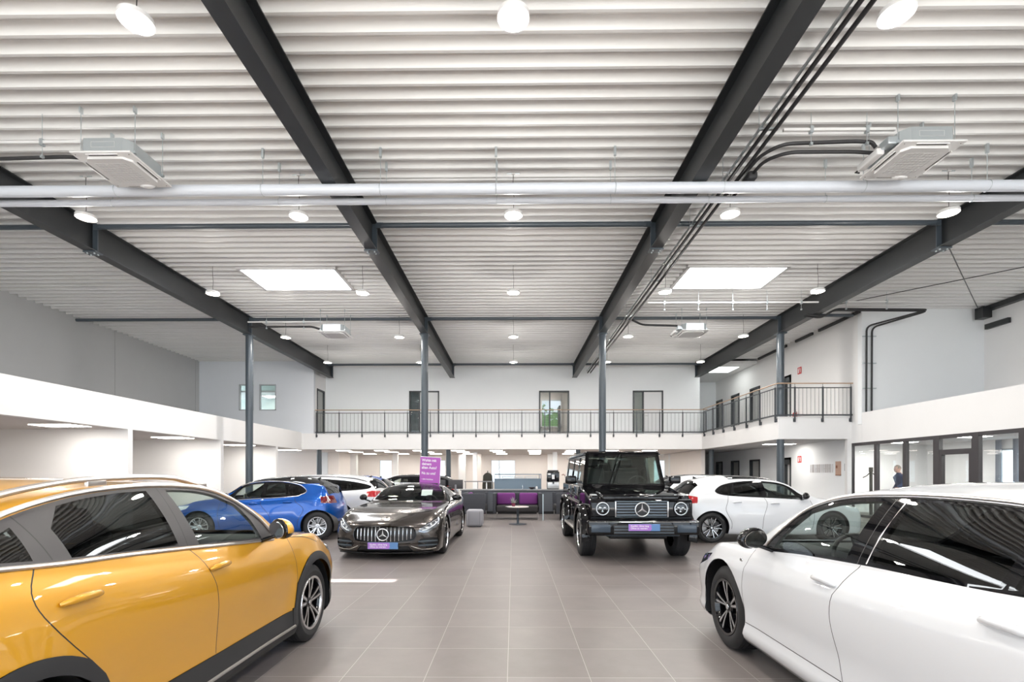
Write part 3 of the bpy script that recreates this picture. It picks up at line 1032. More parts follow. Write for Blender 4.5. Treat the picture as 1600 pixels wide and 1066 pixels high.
# ---- small hatchbacks and estates further back
def hatch_spec(L, fo, WB, H, w, R, kind='hatch', kw=1.0):
    ux = lambda u: u  # metres from the nose of the reference 4.06 m car
    k = (WB - 2.54)
    B = fo + WB
    bf, br = H - .525, H - .435
    ur = L - .52 if kind != 'estate' else L - .45
    ut = L - .14 if kind != 'estate' else L - .10
    a = fo + .53                     # mirror corner
    A = lambda d: a + d * kw
    if kind == 'estate':
        dlo = [(A(0), bf + .005), (A(.16), bf + .14), (A(.38), bf + .29), (A(.65), bf + .365), (A(1.1), bf + .40), (A(1.6), bf + .395), (A(2.2), bf + .355), (A(2.7), bf + .28), (A(2.95), bf + .20), (A(2.8), bf + .12), (A(2.0), bf + .065), (A(1.0), bf + .03)]
    else:
        dlo = [(A(0), bf + .005), (A(.16), bf + .14), (A(.38), bf + .29), (A(.65), bf + .365), (A(1.1), bf + .40), (A(1.55), bf + .385), (A(1.95), bf + .32), (A(2.16), bf + .22), (A(2.18), bf + .15), (A(2.0), bf + .095), (A(1.5), bf + .06), (A(.8), bf + .03)]
    zroof = [(fo + .42, bf + .09), (A(0), bf + .12), (A(.2), bf + .22), (A(.4), bf + .33), (A(.65), bf + .39), (A(1.1), bf + .425), (A(1.6), bf + .41), (A(2.0), bf + .365), (max(ur, a + 2.1), bf + .30)]
    if kind == 'estate':
        zroof = zroof[:6] + [(A(1.6), bf + .42), (A(2.2), bf + .385), (ur, bf + .31)]
    return gen(L, fo, WB, H, w, R, R + .045, .76, bf + .045, fo + .22, fo + 1.1, ur, ut, H - .44, bf, br,
               yroof=[(fo + .6, w * .80), (fo + 1.0, w * .70), (fo + 1.6, w * .66), (ur, w * .66)], zroof=zroof, dlo=dlo, ds=.05, hr=H - .10, a=a, kw=kw, cr=.10 if kind == 'estate' else .20)

def small_car(name, S, paint, loc, rz, label, sty, glass_front=GL_CLEAR, roof=None, tail=REDL, group=None, kind='hatch', rims=.205, chrome=False, rails=False, pano=False):
    c = Car(name, S, paint, loc, rz, label, group)
    a, bf, fo, WB, L = S['a'], S['bf'], S['fo'], S['WB'], S['L']
    kw = S['kw']; A = lambda d: a + d * kw
    if roof:
        c.region(None, 'y', [(S['uc'] + .02, bf + .06), (fo + .42, bf + .10), (A(.16), bf + .16), (A(.38), bf + .30), (A(.65), bf + .375), (A(1.1), bf + .41), (A(1.6), bf + .395), (A(2.0), bf + .34), (A(2.4), bf + .36), (L, bf + .36), (L, 2), (S['uc'], 2)], roof, tags=(2, 3))
    if pano:
        c.region(None, 'z', [(S['uh'] - .05, -.56), (S['uh'] + 1.0, -.52), (S['uh'] + 1.0, .52), (S['uh'] - .05, .56)], GLOSSBLK, tags=(3,))
    if kind == 'hatch':
        panes = [('front_window', [(A(.20), bf + .035), (A(.28), bf + .14)] + smooth_poly([(A(.42), bf + .265), (A(.65), bf + .338), (A(.98), bf + .368)], 4, False) + [(A(.95), bf + .052)], glass_front),
                 ('rear_window_pane', [(A(1.08), bf + .060), (A(1.10), bf + .372), (A(1.5), bf + .358), (A(1.70), bf + .33), (A(1.78), bf + .095)], GL_DARK),
                 ('quarter_window', [(A(1.83), bf + .105), (A(1.76), bf + .318), (A(1.95), bf + .285), (A(2.10), bf + .19), (A(2.05), bf + .13)], GL_DARK)]
    else:
        panes = [('front_window', [(A(.20), bf + .035), (A(.28), bf + .14)] + smooth_poly([(A(.42), bf + .265), (A(.65), bf + .338), (A(.98), bf + .372)], 4, False) + [(A(.95), bf + .045)], glass_front),
                 ('rear_window_pane', [(A(1.05), bf + .055), (A(1.08), bf + .375), (A(1.6), bf + .37), (A(1.85), bf + .352), (A(1.80), bf + .085)], GL_DARK),
                 ('quarter_window', [(A(1.90), bf + .095), (A(1.96), bf + .342), (A(2.3), bf + .315), (A(2.65), bf + .265), (A(2.82), bf + .195), (A(2.7), bf + .14)], GL_DARK)]
    glasshouse(c, panes, frame_m=GLOSSBLK)
    rax = fo + WB
    seams(c, [[(A(1.02), bf + .03), (A(.99), bf - .1), (a + .98, .55), (a + 1.0, .3)], [(a - .08, bf - .02), (a - .12, .6), (a - .08, .3)],
              [(A(1.9), bf + .08), (A(1.95), bf - .05), (rax - .30, .70), (rax - .42, .45), (rax - .42, .3)]], hw=.004)
    tz = S['tz']
    c.region('tail_light', 'y', [(L - .33, tz - .16), (L - .36, tz - .03), (L - .22, tz - .0), (L + .1, tz - .05), (L + .1, tz - .19)], tail, tags=(1, 2, 3, 5), cond=lambda p: abs(p.y) > .42, split=True)
    c.region('headlight', 'y', [(.10, .62), (.12, .72), (.35, .76), (.62, .79), (.56, .72), (.36, .66)], LEDW, tags=(1, 2, 3, 4), cond=lambda p: abs(p.y) > .42, split=True)
    c.region('lower_trim', 'y', [(L - .45, .1), (L - .35, .36), (L + .2, .40), (L + .2, .1)], CLAD, tags=(0, 1, 5))
    c.finish()
    if chrome:
        c.ribbon('window_chrome', [(u, z + (.012 if z > bf + .1 else -.010)) for u, z in smooth_poly(S['dlo'], 4)][8:], .007, SATIN, off=.002)
    c.handle(A(.80), bf - .085, .19); c.handle(A(1.72), bf - .055, .19)
    c.mirror(A(.12), bf - .01, GLOSSBLK if roof or pano else paint, GLOSSBLK, out=.14)
    if rails:
        for sd_ in (1, -1):
            b = MB(); P = []
            for k in range(17):
                q = k / 16
                x = c.X0 - (S['uh'] + .05) - (S['ur'] - S['uh']) * q
                h, n = c.surf_top(x, sd_ * .56)
                P.append(h + Vector((0, 0, .03 * min(1, 6 * q, 6 * (1 - q)))))
            b.tube(P, .012, DGREY, 8); b.build('roof_rail', c.root)
    # aerial on the roof
    h, n = c.surf_top(c.X0 - S['ur'] + .1, 0)
    b = MB(); b.add([(h.x + .07, 0, h.z - .005), (h.x - .05, .02, h.z - .005), (h.x - .05, -.02, h.z - .005), (h.x - .055, 0, h.z + .055)], [(0, 1, 2), (0, 1, 3), (1, 2, 3), (2, 0, 3)], BLACK)
    b.build('roof_aerial', c.root)
    c.interior(fo + .42, a + .85, a + 1.7 - (.35 if kw < .95 else 0), bf, bf + .39, S['Wd'] - .22)
    add_wheels(c.root, S['R'], .215, rims, sty, (c.xf, c.xr), S['Wd'] - .012)
    return c

def star(b, M, R, m, t=.012):
    """round badge with a three-pointed star, in the local xy plane"""
    n = 40
    for k in range(n):
        pass
    b.tube([M @ Vector((cos(2 * pi * k / n) * R, sin(2 * pi * k / n) * R, 0)) for k in range(n + 1)], R * .085, m, 8, False)
    for k in range(3):
        a = pi / 2 + 2 * pi * k / 3
        tip = Vector((cos(a) * R * .97, sin(a) * R * .97, 0))
        l = Vector((cos(a + pi / 3) * R * .17, sin(a + pi / 3) * R * .17, 0)); r = Vector((cos(a - pi / 3) * R * .17, sin(a - pi / 3) * R * .17, 0))
        b.add([M @ Vector((0, 0, R * .16)), M @ l, M @ tip, M @ r], [(0, 1, 2), (0, 2, 3)], m)
        b.add([M @ Vector((0, 0, -.004)), M @ l, M @ tip, M @ r], [(0, 2, 1), (0, 3, 2)], m)

def text_obj(name, txt, M, size, m, parent, align='LEFT', ext=.0008, bold=True, sx=1.0):
    cu = bpy.data.curves.new(name, 'FONT')
    cu.body = txt; cu.size = size; cu.extrude = ext; cu.align_x = align; cu.align_y = 'CENTER'
    if bold: cu.offset = size * .018
    o = bpy.data.objects.new(name, cu)
    COL.objects.link(o)
    dg = bpy.context.evaluated_depsgraph_get()
    me = bpy.data.meshes.new_from_object(o.evaluated_get(dg))
    bpy.data.objects.remove(o)
    me.materials.clear(); me.materials.append(m)
    o = bpy.data.objects.new(name, me); COL.objects.link(o)
    o.parent = parent; o.matrix_local = M @ Matrix.Diagonal((sx, 1, 1, 1))
    return o

def plate(root, M, wd=.52, ht=.115):
    """advertising plate: lilac left part with two lines of lettering, blue right part. local x to the right, y up, z out"""
    b = MB()
    b.rbox(-wd / 2, wd / 2, -ht / 2, ht / 2, -.008, 0, .003, PLATEB, M, 1)
    p = b.build('licence_plate', root)
    q = MB()
    q.prism([(-wd / 2 + .004, -ht / 2 + .004), (wd * .20, -ht / 2 + .004), (wd * .24, -ht * .1), (wd * .21, ht * .1), (wd * .24, ht * .25), (wd * .20, ht / 2 - .004), (-wd / 2 + .004, ht / 2 - .004)], 0.0, .0015, PLATEP, axis='z', M=M)
    q.build('plate_print', p)
    text_obj('plate_lettering', 'Kaufen, ohne lang', M @ Matrix.Translation((-wd * .43, ht * .17, .0018)), ht * .36, PAPER, p)
    text_obj('plate_lettering', 'Ohne zu warten.', M @ Matrix.Translation((-wd * .43, -ht * .17, .0018)), ht * .36, PAPER, p)
    return p

# ---- grey sports coupe, facing the camera
GT_DLO = [(2.02, .905), (2.2, 1.0), (2.45, 1.11), (2.75, 1.175), (3.05, 1.18), (3.35, 1.12), (3.55, 1.02), (3.5, .975), (3.1, .94), (2.5, .915)]
S_GT = dict(L=4.55, fo=.93, WB=2.63, R=.345, ra=.375, cf=.34, cr=.2, Lf=1.0, ds=.04, flare=.012, Wd=.970, n1=22,
            zt=[(0, .42), (.01, .50), (.035, .57), (.08, .625), (.2, .69), (.5, .78), (1.0, .855), (1.6, .895), (1.95, .905), (2.02, .92), (2.35, 1.08), (2.75, 1.235), (3.1, 1.285), (3.4, 1.275), (3.8, 1.16), (4.2, 1.0), (4.45, .88), (4.53, .75), (4.55, .6)],
            zb=[(0, .30), (.02, .17), (.08, .125), (.5, .12), (4.0, .14), (4.4, .2), (4.55, .42)],
            zs=[(0, .38), (.01, .45), (.035, .52), (.08, .565), (.2, .62), (.5, .74), (.9, .80), (1.4, .83), (2.0, .87), (2.6, .895), (3.3, .93), (3.9, .95), (4.3, .88), (4.5, .75), (4.55, .5)],
            zr=[(0, .40), (.01, .47), (.035, .54), (.08, .59), (.2, .65), (.5, .79), (.9, .855), (1.4, .875), (1.98, .905), (2.2, 1.02), (2.45, 1.135), (2.75, 1.20), (3.05, 1.21), (3.35, 1.16), (3.7, 1.04), (4.0, .97), (4.3, .9), (4.5, .77), (4.55, .52)],
            yr=[(0, .60), (.08, .68), (.3, .70), (.9, .78), (1.6, .80), (2.0, .78), (2.3, .70), (2.75, .60), (3.2, .585), (3.7, .66), (4.3, .75), (4.55, .6)],
            yb=[(0, .68), (.08, .78), (.3, .84), (.6, .88), (.93, .90), (1.6, .885), (2.4, .86), (3.3, .88), (3.7, .90), (4.3, .84), (4.55, .65)],
            w=[(0, .80), (.05, .87), (.15, .92), (.45, .95), (.9, .965), (1.8, .95), (2.6, .95), (3.5, .97), (4.0, .965), (4.4, .9), (4.55, .75)],
            dlo=GT_DLO, uc=1.98, uh=2.86, ur=3.45, ut=4.2, ws_a=.74, ws_b=.53, liner_z=.9, bulge=.03)

def sports_car():
    c = Car('sports_car', S_GT, CAR_G, (-2.20, 9.42 + 1.315, 0), radians(-90.6), 'grey low sports car with tall upright slats in its grille, facing the camera', cat='car')
    S = c.S
    c.region('door', 'y', smooth_poly([(1.75, .85), (1.72, .6), (1.8, .32)], 4, False) + [(3.0, .30)] + smooth_poly([(3.12, .5), (3.2, .75), (3.2, .90)], 4, False) + [(2.4, .88)], CAR_G, tags=(1, 2), split=True)
    glasshouse(c, [('side_window', smooth_poly([(2.10, .93), (2.25, 1.0), (2.47, 1.088), (2.75, 1.148), (3.0, 1.152), (3.25, 1.10), (3.4, 1.02), (3.35, .985), (3.0, .955), (2.5, .932)], 4), GL_DARK)], frame_m=GLOSSBLK)
    seams(c, [[(1.75, .86), (1.72, .6), (1.8, .32)], [(3.2, .92), (3.2, .75), (3.12, .5), (3.0, .30)]], hw=.004)
    front = lambda p: p.x > c.X0 - .75
    # front openings, seen from ahead (y, z)
    G = [(-.52, .375), (-.54, .45), (-.50, .545), (-.40, .572), (0, .585), (.40, .572), (.50, .545), (.54, .45), (.52, .375), (.44, .335), (0, .315), (-.44, .335)]
    c.region('grille_opening', 'x', smooth_poly(G, 4), BLACK, tags=(1, 2, 3, 4), cond=front, u=False, push=-.03)
    c.region('lower_intake', 'x', [(-.50, .15), (-.42, .245), (.42, .245), (.50, .15), (.46, .13), (-.46, .13)], BLACK, tags=(0, 1, 4), cond=front, u=False, push=-.02)
    for sg in (1, -1):
        I = [(.56, .225), (.58, .31), (.64, .365), (.84, .375), (.90, .33), (.89, .24), (.80, .195), (.62, .19)]
        c.region('side_intake', 'x', smooth_poly([(sg * y, z) for y, z in I][::sg], 4), BLACK, tags=(1, 4), cond=front, u=False, push=-.018, split=True)
        Hh = [(.585, .49), (.61, .55), (.70, .615), (.80, .675), (.875, .715), (.905, .665), (.89, .58), (.80, .51), (.70, .46)]
        c.region('headlight', 'x', smooth_poly([(sg * y, z) for y, z in Hh][::sg], 4), mat('headlight_inner_silver', (.22, .24, .27, 1), .15, metal=.7, coat=1), tags=(1, 2, 3, 4), cond=front, u=False, push=-.012, split=True)
    c.finish()
    bx = lambda y, z: c.surf_x(y, z)[0]
    # vertical grille slats
    b = MB()
    for k in range(-7, 8):
        if k == 0: continue
        y = k * .066
        zt_ = .57 - .04 * (abs(y) / .5) ** 2.5; zb_ = .330 + .05 * (abs(y) / .5) ** 3
        P = [bx(y, zb_ + (zt_ - zb_) * t / 6) + Vector((.006, 0, 0)) for t in range(7)]
        b.tube(P, .0075, CHROME, 8)
    b.build('grille_slats', c.root)
    b = MB()
    ring = smooth_poly(G, 4)
    b.tube([bx(y, z) + Vector((.002, 0, 0)) for y, z in ring + ring[:1]], .009, GLOSSBLK, 8, False)
    b.build('grille_surround', c.root)
    p = bx(0, .45)
    Ms = Matrix.Translation(p + Vector((.03, 0, 0))) @ Matrix(((0, 0, 1, 0), (1, 0, 0, 0), (0, 1, 0, 0), (0, 0, 0, 1)))
    b = MB(); star(b, Ms, .098, BADGE)
    b.lathe([(.001, -.012), (.094, -.012), (.094, -.03)], BLACK, 32, M=Ms)
    b.build('star_badge', c.root)
    p = bx(0, .26)
    plate(c.root, Matrix.Translation(p + Vector((.022, 0, .0))) @ Matrix(((0, 0, 1, 0), (1, 0, 0, 0), (0, 1, 0, 0), (0, 0, 0, 1))))
    for sg in (1, -1):
        # headlight insides: light strip and two projector lenses
        b = MB()
        P = [bx(sg * y, z) + Vector((.004, 0, 0)) for y, z in ((.64, .505), (.69, .512), (.76, .545), (.82, .585), (.865, .635))]
        b.tube(P, .011, LEDW, 8)
        P = [bx(sg * y, z) + Vector((.004, 0, 0)) for y, z in ((.66, .555), (.74, .605), (.81, .65), (.86, .68))]
        b.tube(P, .006, CHROME, 8)
        b.build('running_light', c.root)
        b = MB()
        for (y, z, r) in ((.70, .548, .024), (.775, .592, .026), (.835, .632, .018)):
            q = bx(sg * y, z)
            bm = bmesh.new(); bmesh.ops.create_uvsphere(bm, u_segments=16, v_segments=10, radius=r)
            b.addbm(bm, CHROME, Matrix.Translation(q + Vector((-.006, 0, 0))))
        b.build('projector_lens', c.root)
        b = MB()
        for z in (.245, .315):
            P = [bx(sg * y, z) + Vector((.012, 0, 0)) for y in (.58, .66, .74, .82, .88)]
            b.tube(P, [.012, .02, .02, .016, .01], mat('slate_intake_fin', (.05, .065, .08, 1), .35), 8)
        b.build('intake_fin', c.root)
        b = MB()
        P = [bx(sg * y, z) + Vector((.006, 0, 0)) for y, z in ((.46, .245), (.55, .205), (.63, .178), (.75, .175), (.86, .19))]
        b.tube(P, .006, SATIN, 8); b.build('intake_trim', c.root)
        # bonnet crease
    b = MB()
    P = []
    for k in range(21):
        y = -.82 + 1.64 * k / 20
        q = bx(y, .145)
        P.append(q + Vector((.015 - .0, 0, -.018)))
    b.tube(P, .014, GLOSSBLK, 8); b.build('front_splitter', c.root)
    c.mirror(2.12, .90, GLOSSBLK, GLOSSBLK, out=.15, sc=.85)
    # white price sheet behind the windscreen
    b = MB()
    b.box(-.001, .001, -.12, .12, -.10, .10, PAPER, Matrix.Translation((c.X0 - 2.62, .27, 1.07)) @ Matrix.Rotation(radians(-48), 4, 'Y'))
    c.interior(2.25, 3.05, 3.4, .90, 1.22, .66)
    add_wheels(c.root, .345, .275, .245, STY_A, (c.xf, c.xr), .955)
    sh = b.build('price_sheet', c.root)
    return c

# ---- black boxy off-road car, facing the camera
def offroad_car():
    root = tag(empty('off_road_car', (2.155, 9.15 + 1.445, 0), radians(-90)), 'black boxy off-road car with round headlights, facing the camera', 'car')
    WB = 2.89; xf, xr = WB / 2, -WB / 2; R = .40
    NX = xf + .72            # front face of the body
    TX = xr - .95
    K = CAR_K
    # lower body with wheel openings, extruded across
    def side_poly():
        p = [(TX, .62), (xr - .56, .62)]
        p += [(xr + cos(a) * .50, .42 + sin(a) * .50) for a in [pi - pi * k / 14 for k in range(15)]]
        p += [(xf - .50, .50)]
        p += [(xf + cos(a) * .50, .42 + sin(a) * .50) for a in [pi - pi * k / 14 for k in range(1, 15)]]
        p += [(NX - .02, .55), (NX, .60), (NX, 1.10), (NX - .03, 1.135), (xf - .28, 1.19), (xf - .62, 1.20), (TX, 1.20)]
        return p
    b = MB()
    b.prism(side_poly(), -.86, .86, K, axis='y')
    body = b.build('body', root, 30)
    mod = body.modifiers.new('bevel', 'BEVEL'); mod.width = .02; mod.segments = 3; mod.limit_method = 'ANGLE'; mod.angle_limit = radians(40)
    # bonnet: raised centre, edge pods with indicators
    b = MB()
    b.rbox(xf - .60, NX - .04, -.66, .66, 1.10, 1.215, .04, K)
    b.rbox(xf - .60, NX - .10, -.30, .30, 1.12, 1.228, .03, K)
    b.build('bonnet', root)
    for sg in (1, -1):
        b = MB(); b.rbox(xf + .28, xf + .62, sg * .77 - .075, sg * .77 + .075, 1.11, 1.20, .035, K)
        o = b.build('wing_pod', root)
        b = MB(); b.rbox(xf + .36, xf + .58, sg * .77 - .055, sg * .77 + .055, 1.16, 1.225, .028, mat('clear_indicator', (.45, .46, .47, 1), .1, coat=1)); b.build('indicator', o)
    # cabin: pillars, roof, windows
    zb_, zt_ = 1.20, 1.90
    CX = xf - .60            # base of the windscreen
    TXc = TX + .01
    def cab(x, y, z):
        t = (z - zb_) / (1.97 - zb_)
        return Vector((x - .20 * t if x > 0 else x + .03 * t, y * (1 - .11 * t), z))
    def panel(name, quad, m, th=.02, par=root):
        """quad of points, given thickness along its normal"""
        q = [Vector(p) for p in quad]
        n = (q[1] - q[0]).cross(q[3] - q[0]).normalized() * th
        b = MB(); b.add(q + [p - n for p in q], [(0, 1, 2, 3), (7, 6, 5, 4), (0, 4, 5, 1), (1, 5, 6, 2), (2, 6, 7, 3), (3, 7, 4, 0)], m)
        return b.build(name, par)
    HW = .80
    b = MB()
    # windscreen frame
    ys = [-HW, -HW + .075, HW - .075, HW]
    for (y0, y1, z0, z1) in ((-HW, -HW + .075, zb_, zt_ + .03), (HW - .075, HW, zb_, zt_ + .03), (-HW, HW, zb_, zb_ + .05), (-HW, HW, zt_ - .04, zt_ + .03)):
        P = [cab(CX, y0, z0), cab(CX, y1, z0), cab(CX, y1, z1), cab(CX, y0, z1)]
        b.add(P + [p + Vector((-.05, 0, 0)) for p in P], [(0, 1, 2, 3), (7, 6, 5, 4), (0, 4, 5, 1), (1, 5, 6, 2), (2, 6, 7, 3), (3, 7, 4, 0)], K)
    b.build('windscreen_frame', root)
    panel('windscreen', [cab(CX, -HW + .06, zb_ + .04), cab(CX, HW - .06, zb_ + .04), cab(CX, HW - .06, zt_ - .03), cab(CX, -HW + .06, zt_ - .03)], GL_CLEAR, .006)
    # sides
    xs_p = [(CX, CX - .10), (CX - 1.05, CX - 1.17), (CX - 1.98, CX - 2.08), (TXc + .10, TXc)]
    for sg in (1, -1):
        b = MB()
        def sp(x0, x1, z0, z1):
            P = [cab(x0, sg * HW, z0), cab(x1, sg * HW, z0), cab(x1, sg * HW, z1), cab(x0, sg * HW, z1)]
            P2 = [p + Vector((0, -sg * .05, 0)) for p in P]
            b.add(P + P2, [(0, 1, 2, 3), (7, 6, 5, 4), (0, 4, 5, 1), (1, 5, 6, 2), (2, 6, 7, 3), (3, 7, 4, 0)], K)
        for (x1, x0) in xs_p:
            sp(x0, x1, zb_, zt_)
        sp(TXc, CX, zb_, zb_ + .05); sp(TXc, CX, zt_ - .05, zt_ + .03)
        b.build('cabin_side', root)
        wins = [(CX - .10, CX - 1.05), (CX - 1.17, CX - 1.98), (CX - 2.08, TXc + .10)]
        for i, (x1, x0) in enumerate(wins):
            P = [cab(x0, sg * (HW - .02), zb_ + .05), cab(x1, sg * (HW - .02), zb_ + .05), cab(x1, sg * (HW - .02), zt_ - .05), cab(x0, sg * (HW - .02), zt_ - .05)]
            panel('side_window', P if sg < 0 else P[::-1], GL_CLEAR if i == 0 else GL_DARK, .005)
        # doors on the flank: outlines, handles, hinges
        for (x1, x0) in ((CX - .04, CX - 1.12), (CX - 1.14, CX - 2.04)):
            b = MB()
            xa = max(x0, xr + .46)
            b.rbox(xa, x1, sg * .862 - .012, sg * .862 + .012, .56, 1.185, .010, K)
            d = b.build('door', root)
            h = MB(); h.rbox(x0 + .08, x0 + .26, sg * .885 - .012, sg * .885 + .015, 1.07, 1.10, .010, K); h.build('door_handle', d)
            h = MB()
            for z in (.75, 1.10):
                h.rbox(x1 - .035, x1 + .035, sg * .872 - .02, sg * .872 + .02, z - .03, z + .03, .01, K)
            h.build('door_hinge', d)
        # protective strip with bright insert
        b = MB(); b.rbox(TX + .05, xr - .45, sg * .868 - .012, sg * .868 + .012, .90, .97, .01, BLACK)
        b.rbox(xr + .45, xf - .48, sg * .880 - .010, sg * .880 + .012, .90, .97, .01, BLACK)
        b.rbox(xr + .47, xf - .50, sg * .893 - .003, sg * .893 + .003, .925, .945, .002, SATIN)
        b.build('rubbing_strip', root)
        # wheel arch flares
        for xc in (xf, xr):
            b = MB()
            pts = [(xc + cos(a) * .53, .42 + sin(a) * .50) for a in [pi + .18 - (pi + .36) * k / 20 for k in range(21)]]
            out = [(xc + cos(a) * .60, .42 + sin(a) * .56) for a in [pi + .18 - (pi + .36) * k / 20 for k in range(21)]]
            vs_, fs = [], []
            for (a_, z_), (c_, d_) in zip(pts, out):
                vs_ += [(a_, sg * .84, z_), (a_, sg * .975, z_), (c_, sg * .985, d_ - .02), (c_, sg * .97, d_), (c_, sg * .85, d_ + .02)]
            for i in range(len(pts) - 1):
                for j in range(5):
                    fs.append((i * 5 + j, i * 5 + (j + 1) % 5, (i + 1) * 5 + (j + 1) % 5, (i + 1) * 5 + j))
            fs += [(0, 1, 2, 3, 4), tuple(range(len(vs_) - 5, len(vs_)))[::-1]]
            b.add(vs_, fs, K)
            b.build('wheel_arch_flare', root, 50)
        # side step
        b = MB(); b.rbox(xr + .62, xf - .62, sg * .90 - .09, sg * .90 + .09, .40, .45, .02, SATIN); b.build('side_step', root)
        # mirror
        b = MB(); b.rbox(-.06, .07, -.11, .11, -.09, .09, .04, K, Matrix.Translation((CX - .12, sg * 1.02, 1.33)))
        m_ = b.build('side_mirror', root)
        b = MB(); b.rbox(CX - .14, CX - .08, min(sg * .80, sg * .95), max(sg * .80, sg * .95), 1.26, 1.31, .015, BLACK); b.build('mirror_arm', m_)
    # roof with gutters
    b = MB()
    a0, a1 = cab(CX, 0, 1.93).x, cab(TXc, 0, 1.93).x
    b.rbox(a1 - .01, a0 + .02, -.735, .735, 1.905, 1.975, .035, K)
    b.build('roof', root)
    for sg in (1, -1):
        b = MB(); b.tube([(a1 - .02, sg * .75, 1.91), (a0 - .02, sg * .75, 1.91)], .015, K, 8); b.build('rain_gutter', root)
    panel('rear_door', [(TXc + .01, -.72, 1.2), (TXc + .01, .72, 1.2), (TXc + .03, .68, 1.9), (TXc + .03, -.68, 1.9)], K, .03)
    # front face ------------------------------------------------------
    b = MB()
    b.rbox(NX - .02, NX + .012, -.60, .60, .83, 1.12, .03, K)
    b.build('grille_panel', root)
    sat = mat('satin_grille_grey', (.13, .16, .19, 1), .3, metal=.6)
    g = MB(); g.rbox(NX + .0, NX + .018, -.43, .43, .845, 1.095, .015, BLACK); gr = g.build('grille_insert', root)
    g = MB()
    for k in range(5):
        z = .875 + k * .048
        g.rbox(NX + .012, NX + .034, -.42, .42, z - .013, z + .013, .006, sat)
    g.build('grille_bars', gr)
    g = MB()
    for (y0, y1, z0, z1) in ((-.45, -.425, .84, 1.115), (.425, .45, .84, 1.115), (-.45, .45, 1.095, 1.115), (-.45, .45, .838, .852)):
        g.rbox(NX + .01, NX + .036, y0, y1, z0, z1, .008, CHROME if y1 - y0 < .1 else sat)
    g.build('grille_frame', gr)
    Mx = Matrix(((0, 0, 1, 0), (1, 0, 0, 0), (0, 1, 0, 0), (0, 0, 0, 1)))
    b = MB(); star(b, Matrix.Translation((NX + .055, 0, .972)) @ Mx, .115, BADGE)
    b.lathe([(.001, -.01), (.105, -.01), (.105, -.03)], BLACK, 32, M=Matrix.Translation((NX + .055, 0, .972)) @ Mx)
    b.build('star_badge', root)
    for sg in (1, -1):
        Mh = Matrix.Translation((NX + .0, sg * .655, .985)) @ Mx
        b = MB()
        b.lathe([(.118, -.02), (.118, .03), (.108, .035), (.106, .02), (.095, .0), (.05, -.01), (.001, -.012)], BLACK, 40, M=Mh)
        hl = b.build('headlight', root)
        b = MB(); n = 40
        b.tube([Mh @ Vector((cos(2 * pi * k / n) * .104, sin(2 * pi * k / n) * .104, .03)) for k in range(n + 1)], .009, LEDW, 8, False)
        b.build('light_ring', hl)
        b = MB()
        for (dx, dy, r) in ((-.038, .012, .036), (.038, .012, .036), (0, -.048, .026)):
            bm = bmesh.new(); bmesh.ops.create_uvsphere(bm, u_segments=18, v_segments=12, radius=r)
            b.addbm(bm, CHROME, Mh @ Matrix.Translation((dx, dy, .0)))
        b.box(-.09, .09, -.012, -.004, .0, .02, CHROME, Mh)
        b.build('projector_lens', hl)
        b = MB(); b.lathe([(.100, .028), (.07, .040), (.001, .046)], GL_LAMP, 40, M=Mh); b.build('headlight_glass', hl)
        # panel round the headlight
        b = MB(); b.rbox(NX - .06, NX + .008, sg * .655 - .20, sg * .655 + .17, .83, 1.105, .03, K); b.build('headlight_surround', root)
    # bumper
    b = MB()
    b.rbox(NX - .02, NX + .17, -.93, .93, .56, .80, .035, K)
    bp = b.build('front_bumper', root)
    b = MB()
    b.rbox(NX + .10, NX + .178, -.50, .50, .57, .735, .01, BLACK)
    for k in range(3):
        b.rbox(NX + .165, NX + .182, -.49, .49, .59 + k * .05, .603 + k * .05, .004, sat)
    b.build('bumper_grille', bp)
    for sg in (1, -1):
        b = MB(); b.rbox(NX + .15, NX + .178, sg * .71 - .16, sg * .71 + .16, .60, .73, .012, mat('slate_lens', (.05, .07, .095, 1), .2)); b.build('bumper_lamp', bp)
        b = MB(); b.tube([(NX + .168, sg * .5, .775), (NX + .17, sg * .90, .775)], .006, CHROME, 8); b.build('bumper_trim', bp)
    b = MB(); b.tube([(NX + .17, -.5, .775), (NX + .172, .5, .775)], .005, CHROME, 8); b.build('bumper_trim', bp)
    plate(root, Matrix.Translation((NX + .192, 0, .685)) @ Mx)
    # skid plate, axles
    b = MB()
    b.rbox(NX - .28, NX + .10, -.62, .62, .44, .57, .03, mat('slate_skid', (.04, .055, .07, 1), .4))
    b.rbox(TX + .2, NX - .2, -.5, .5, .36, .60, .03, BLACK)
    b.tube([(xf, -.7, R), (xf, .7, R)], .05, BLACK, 10); b.tube([(xr, -.7, R), (xr, .7, R)], .06, BLACK, 10)
    b.build('underbody', root)
    b = MB(); b.rbox(TX - .14, TX + .02, -.85, .85, .55, .78, .03, K); b.build('rear_bumper', root)
    b = MB(); b.rbox(TX - .22, TX, -.36, .36, .92, 1.62, .08, BLACK); b.build('spare_wheel_cover', root)
    # wipers
    for y0, y1 in ((-.1, -.62), (.55, .05)):
        b = MB(); b.tube([cab(CX + .02, y0, zb_ + .02), cab(CX + .03, (y0 + y1) / 2, zb_ + .06), cab(CX + .02, y1, zb_ + .075)], .009, BLACK, 6); b.build('wiper', root)
    # inside
    b = MB()
    for sg in (1, -1):
        pass
    b.box(TX + .1, CX - .1, -.76, .76, 1.12, 1.21, SEAT)
    b.rbox(CX - .55, CX - .12, -.74, .74, 1.12, 1.30, .05, SEAT)
    b.build('dashboard', root)
    for y in (.38, -.38):
        q = MB(); seat_mb(q, CX - 1.05, y, .50, .85, 1.80, SEAT); q.build('front_seat', root)
    q = MB(); q.rbox(CX - 2.15, CX - 1.98, -.62, .62, 1.1, 1.55, .05, SEAT)
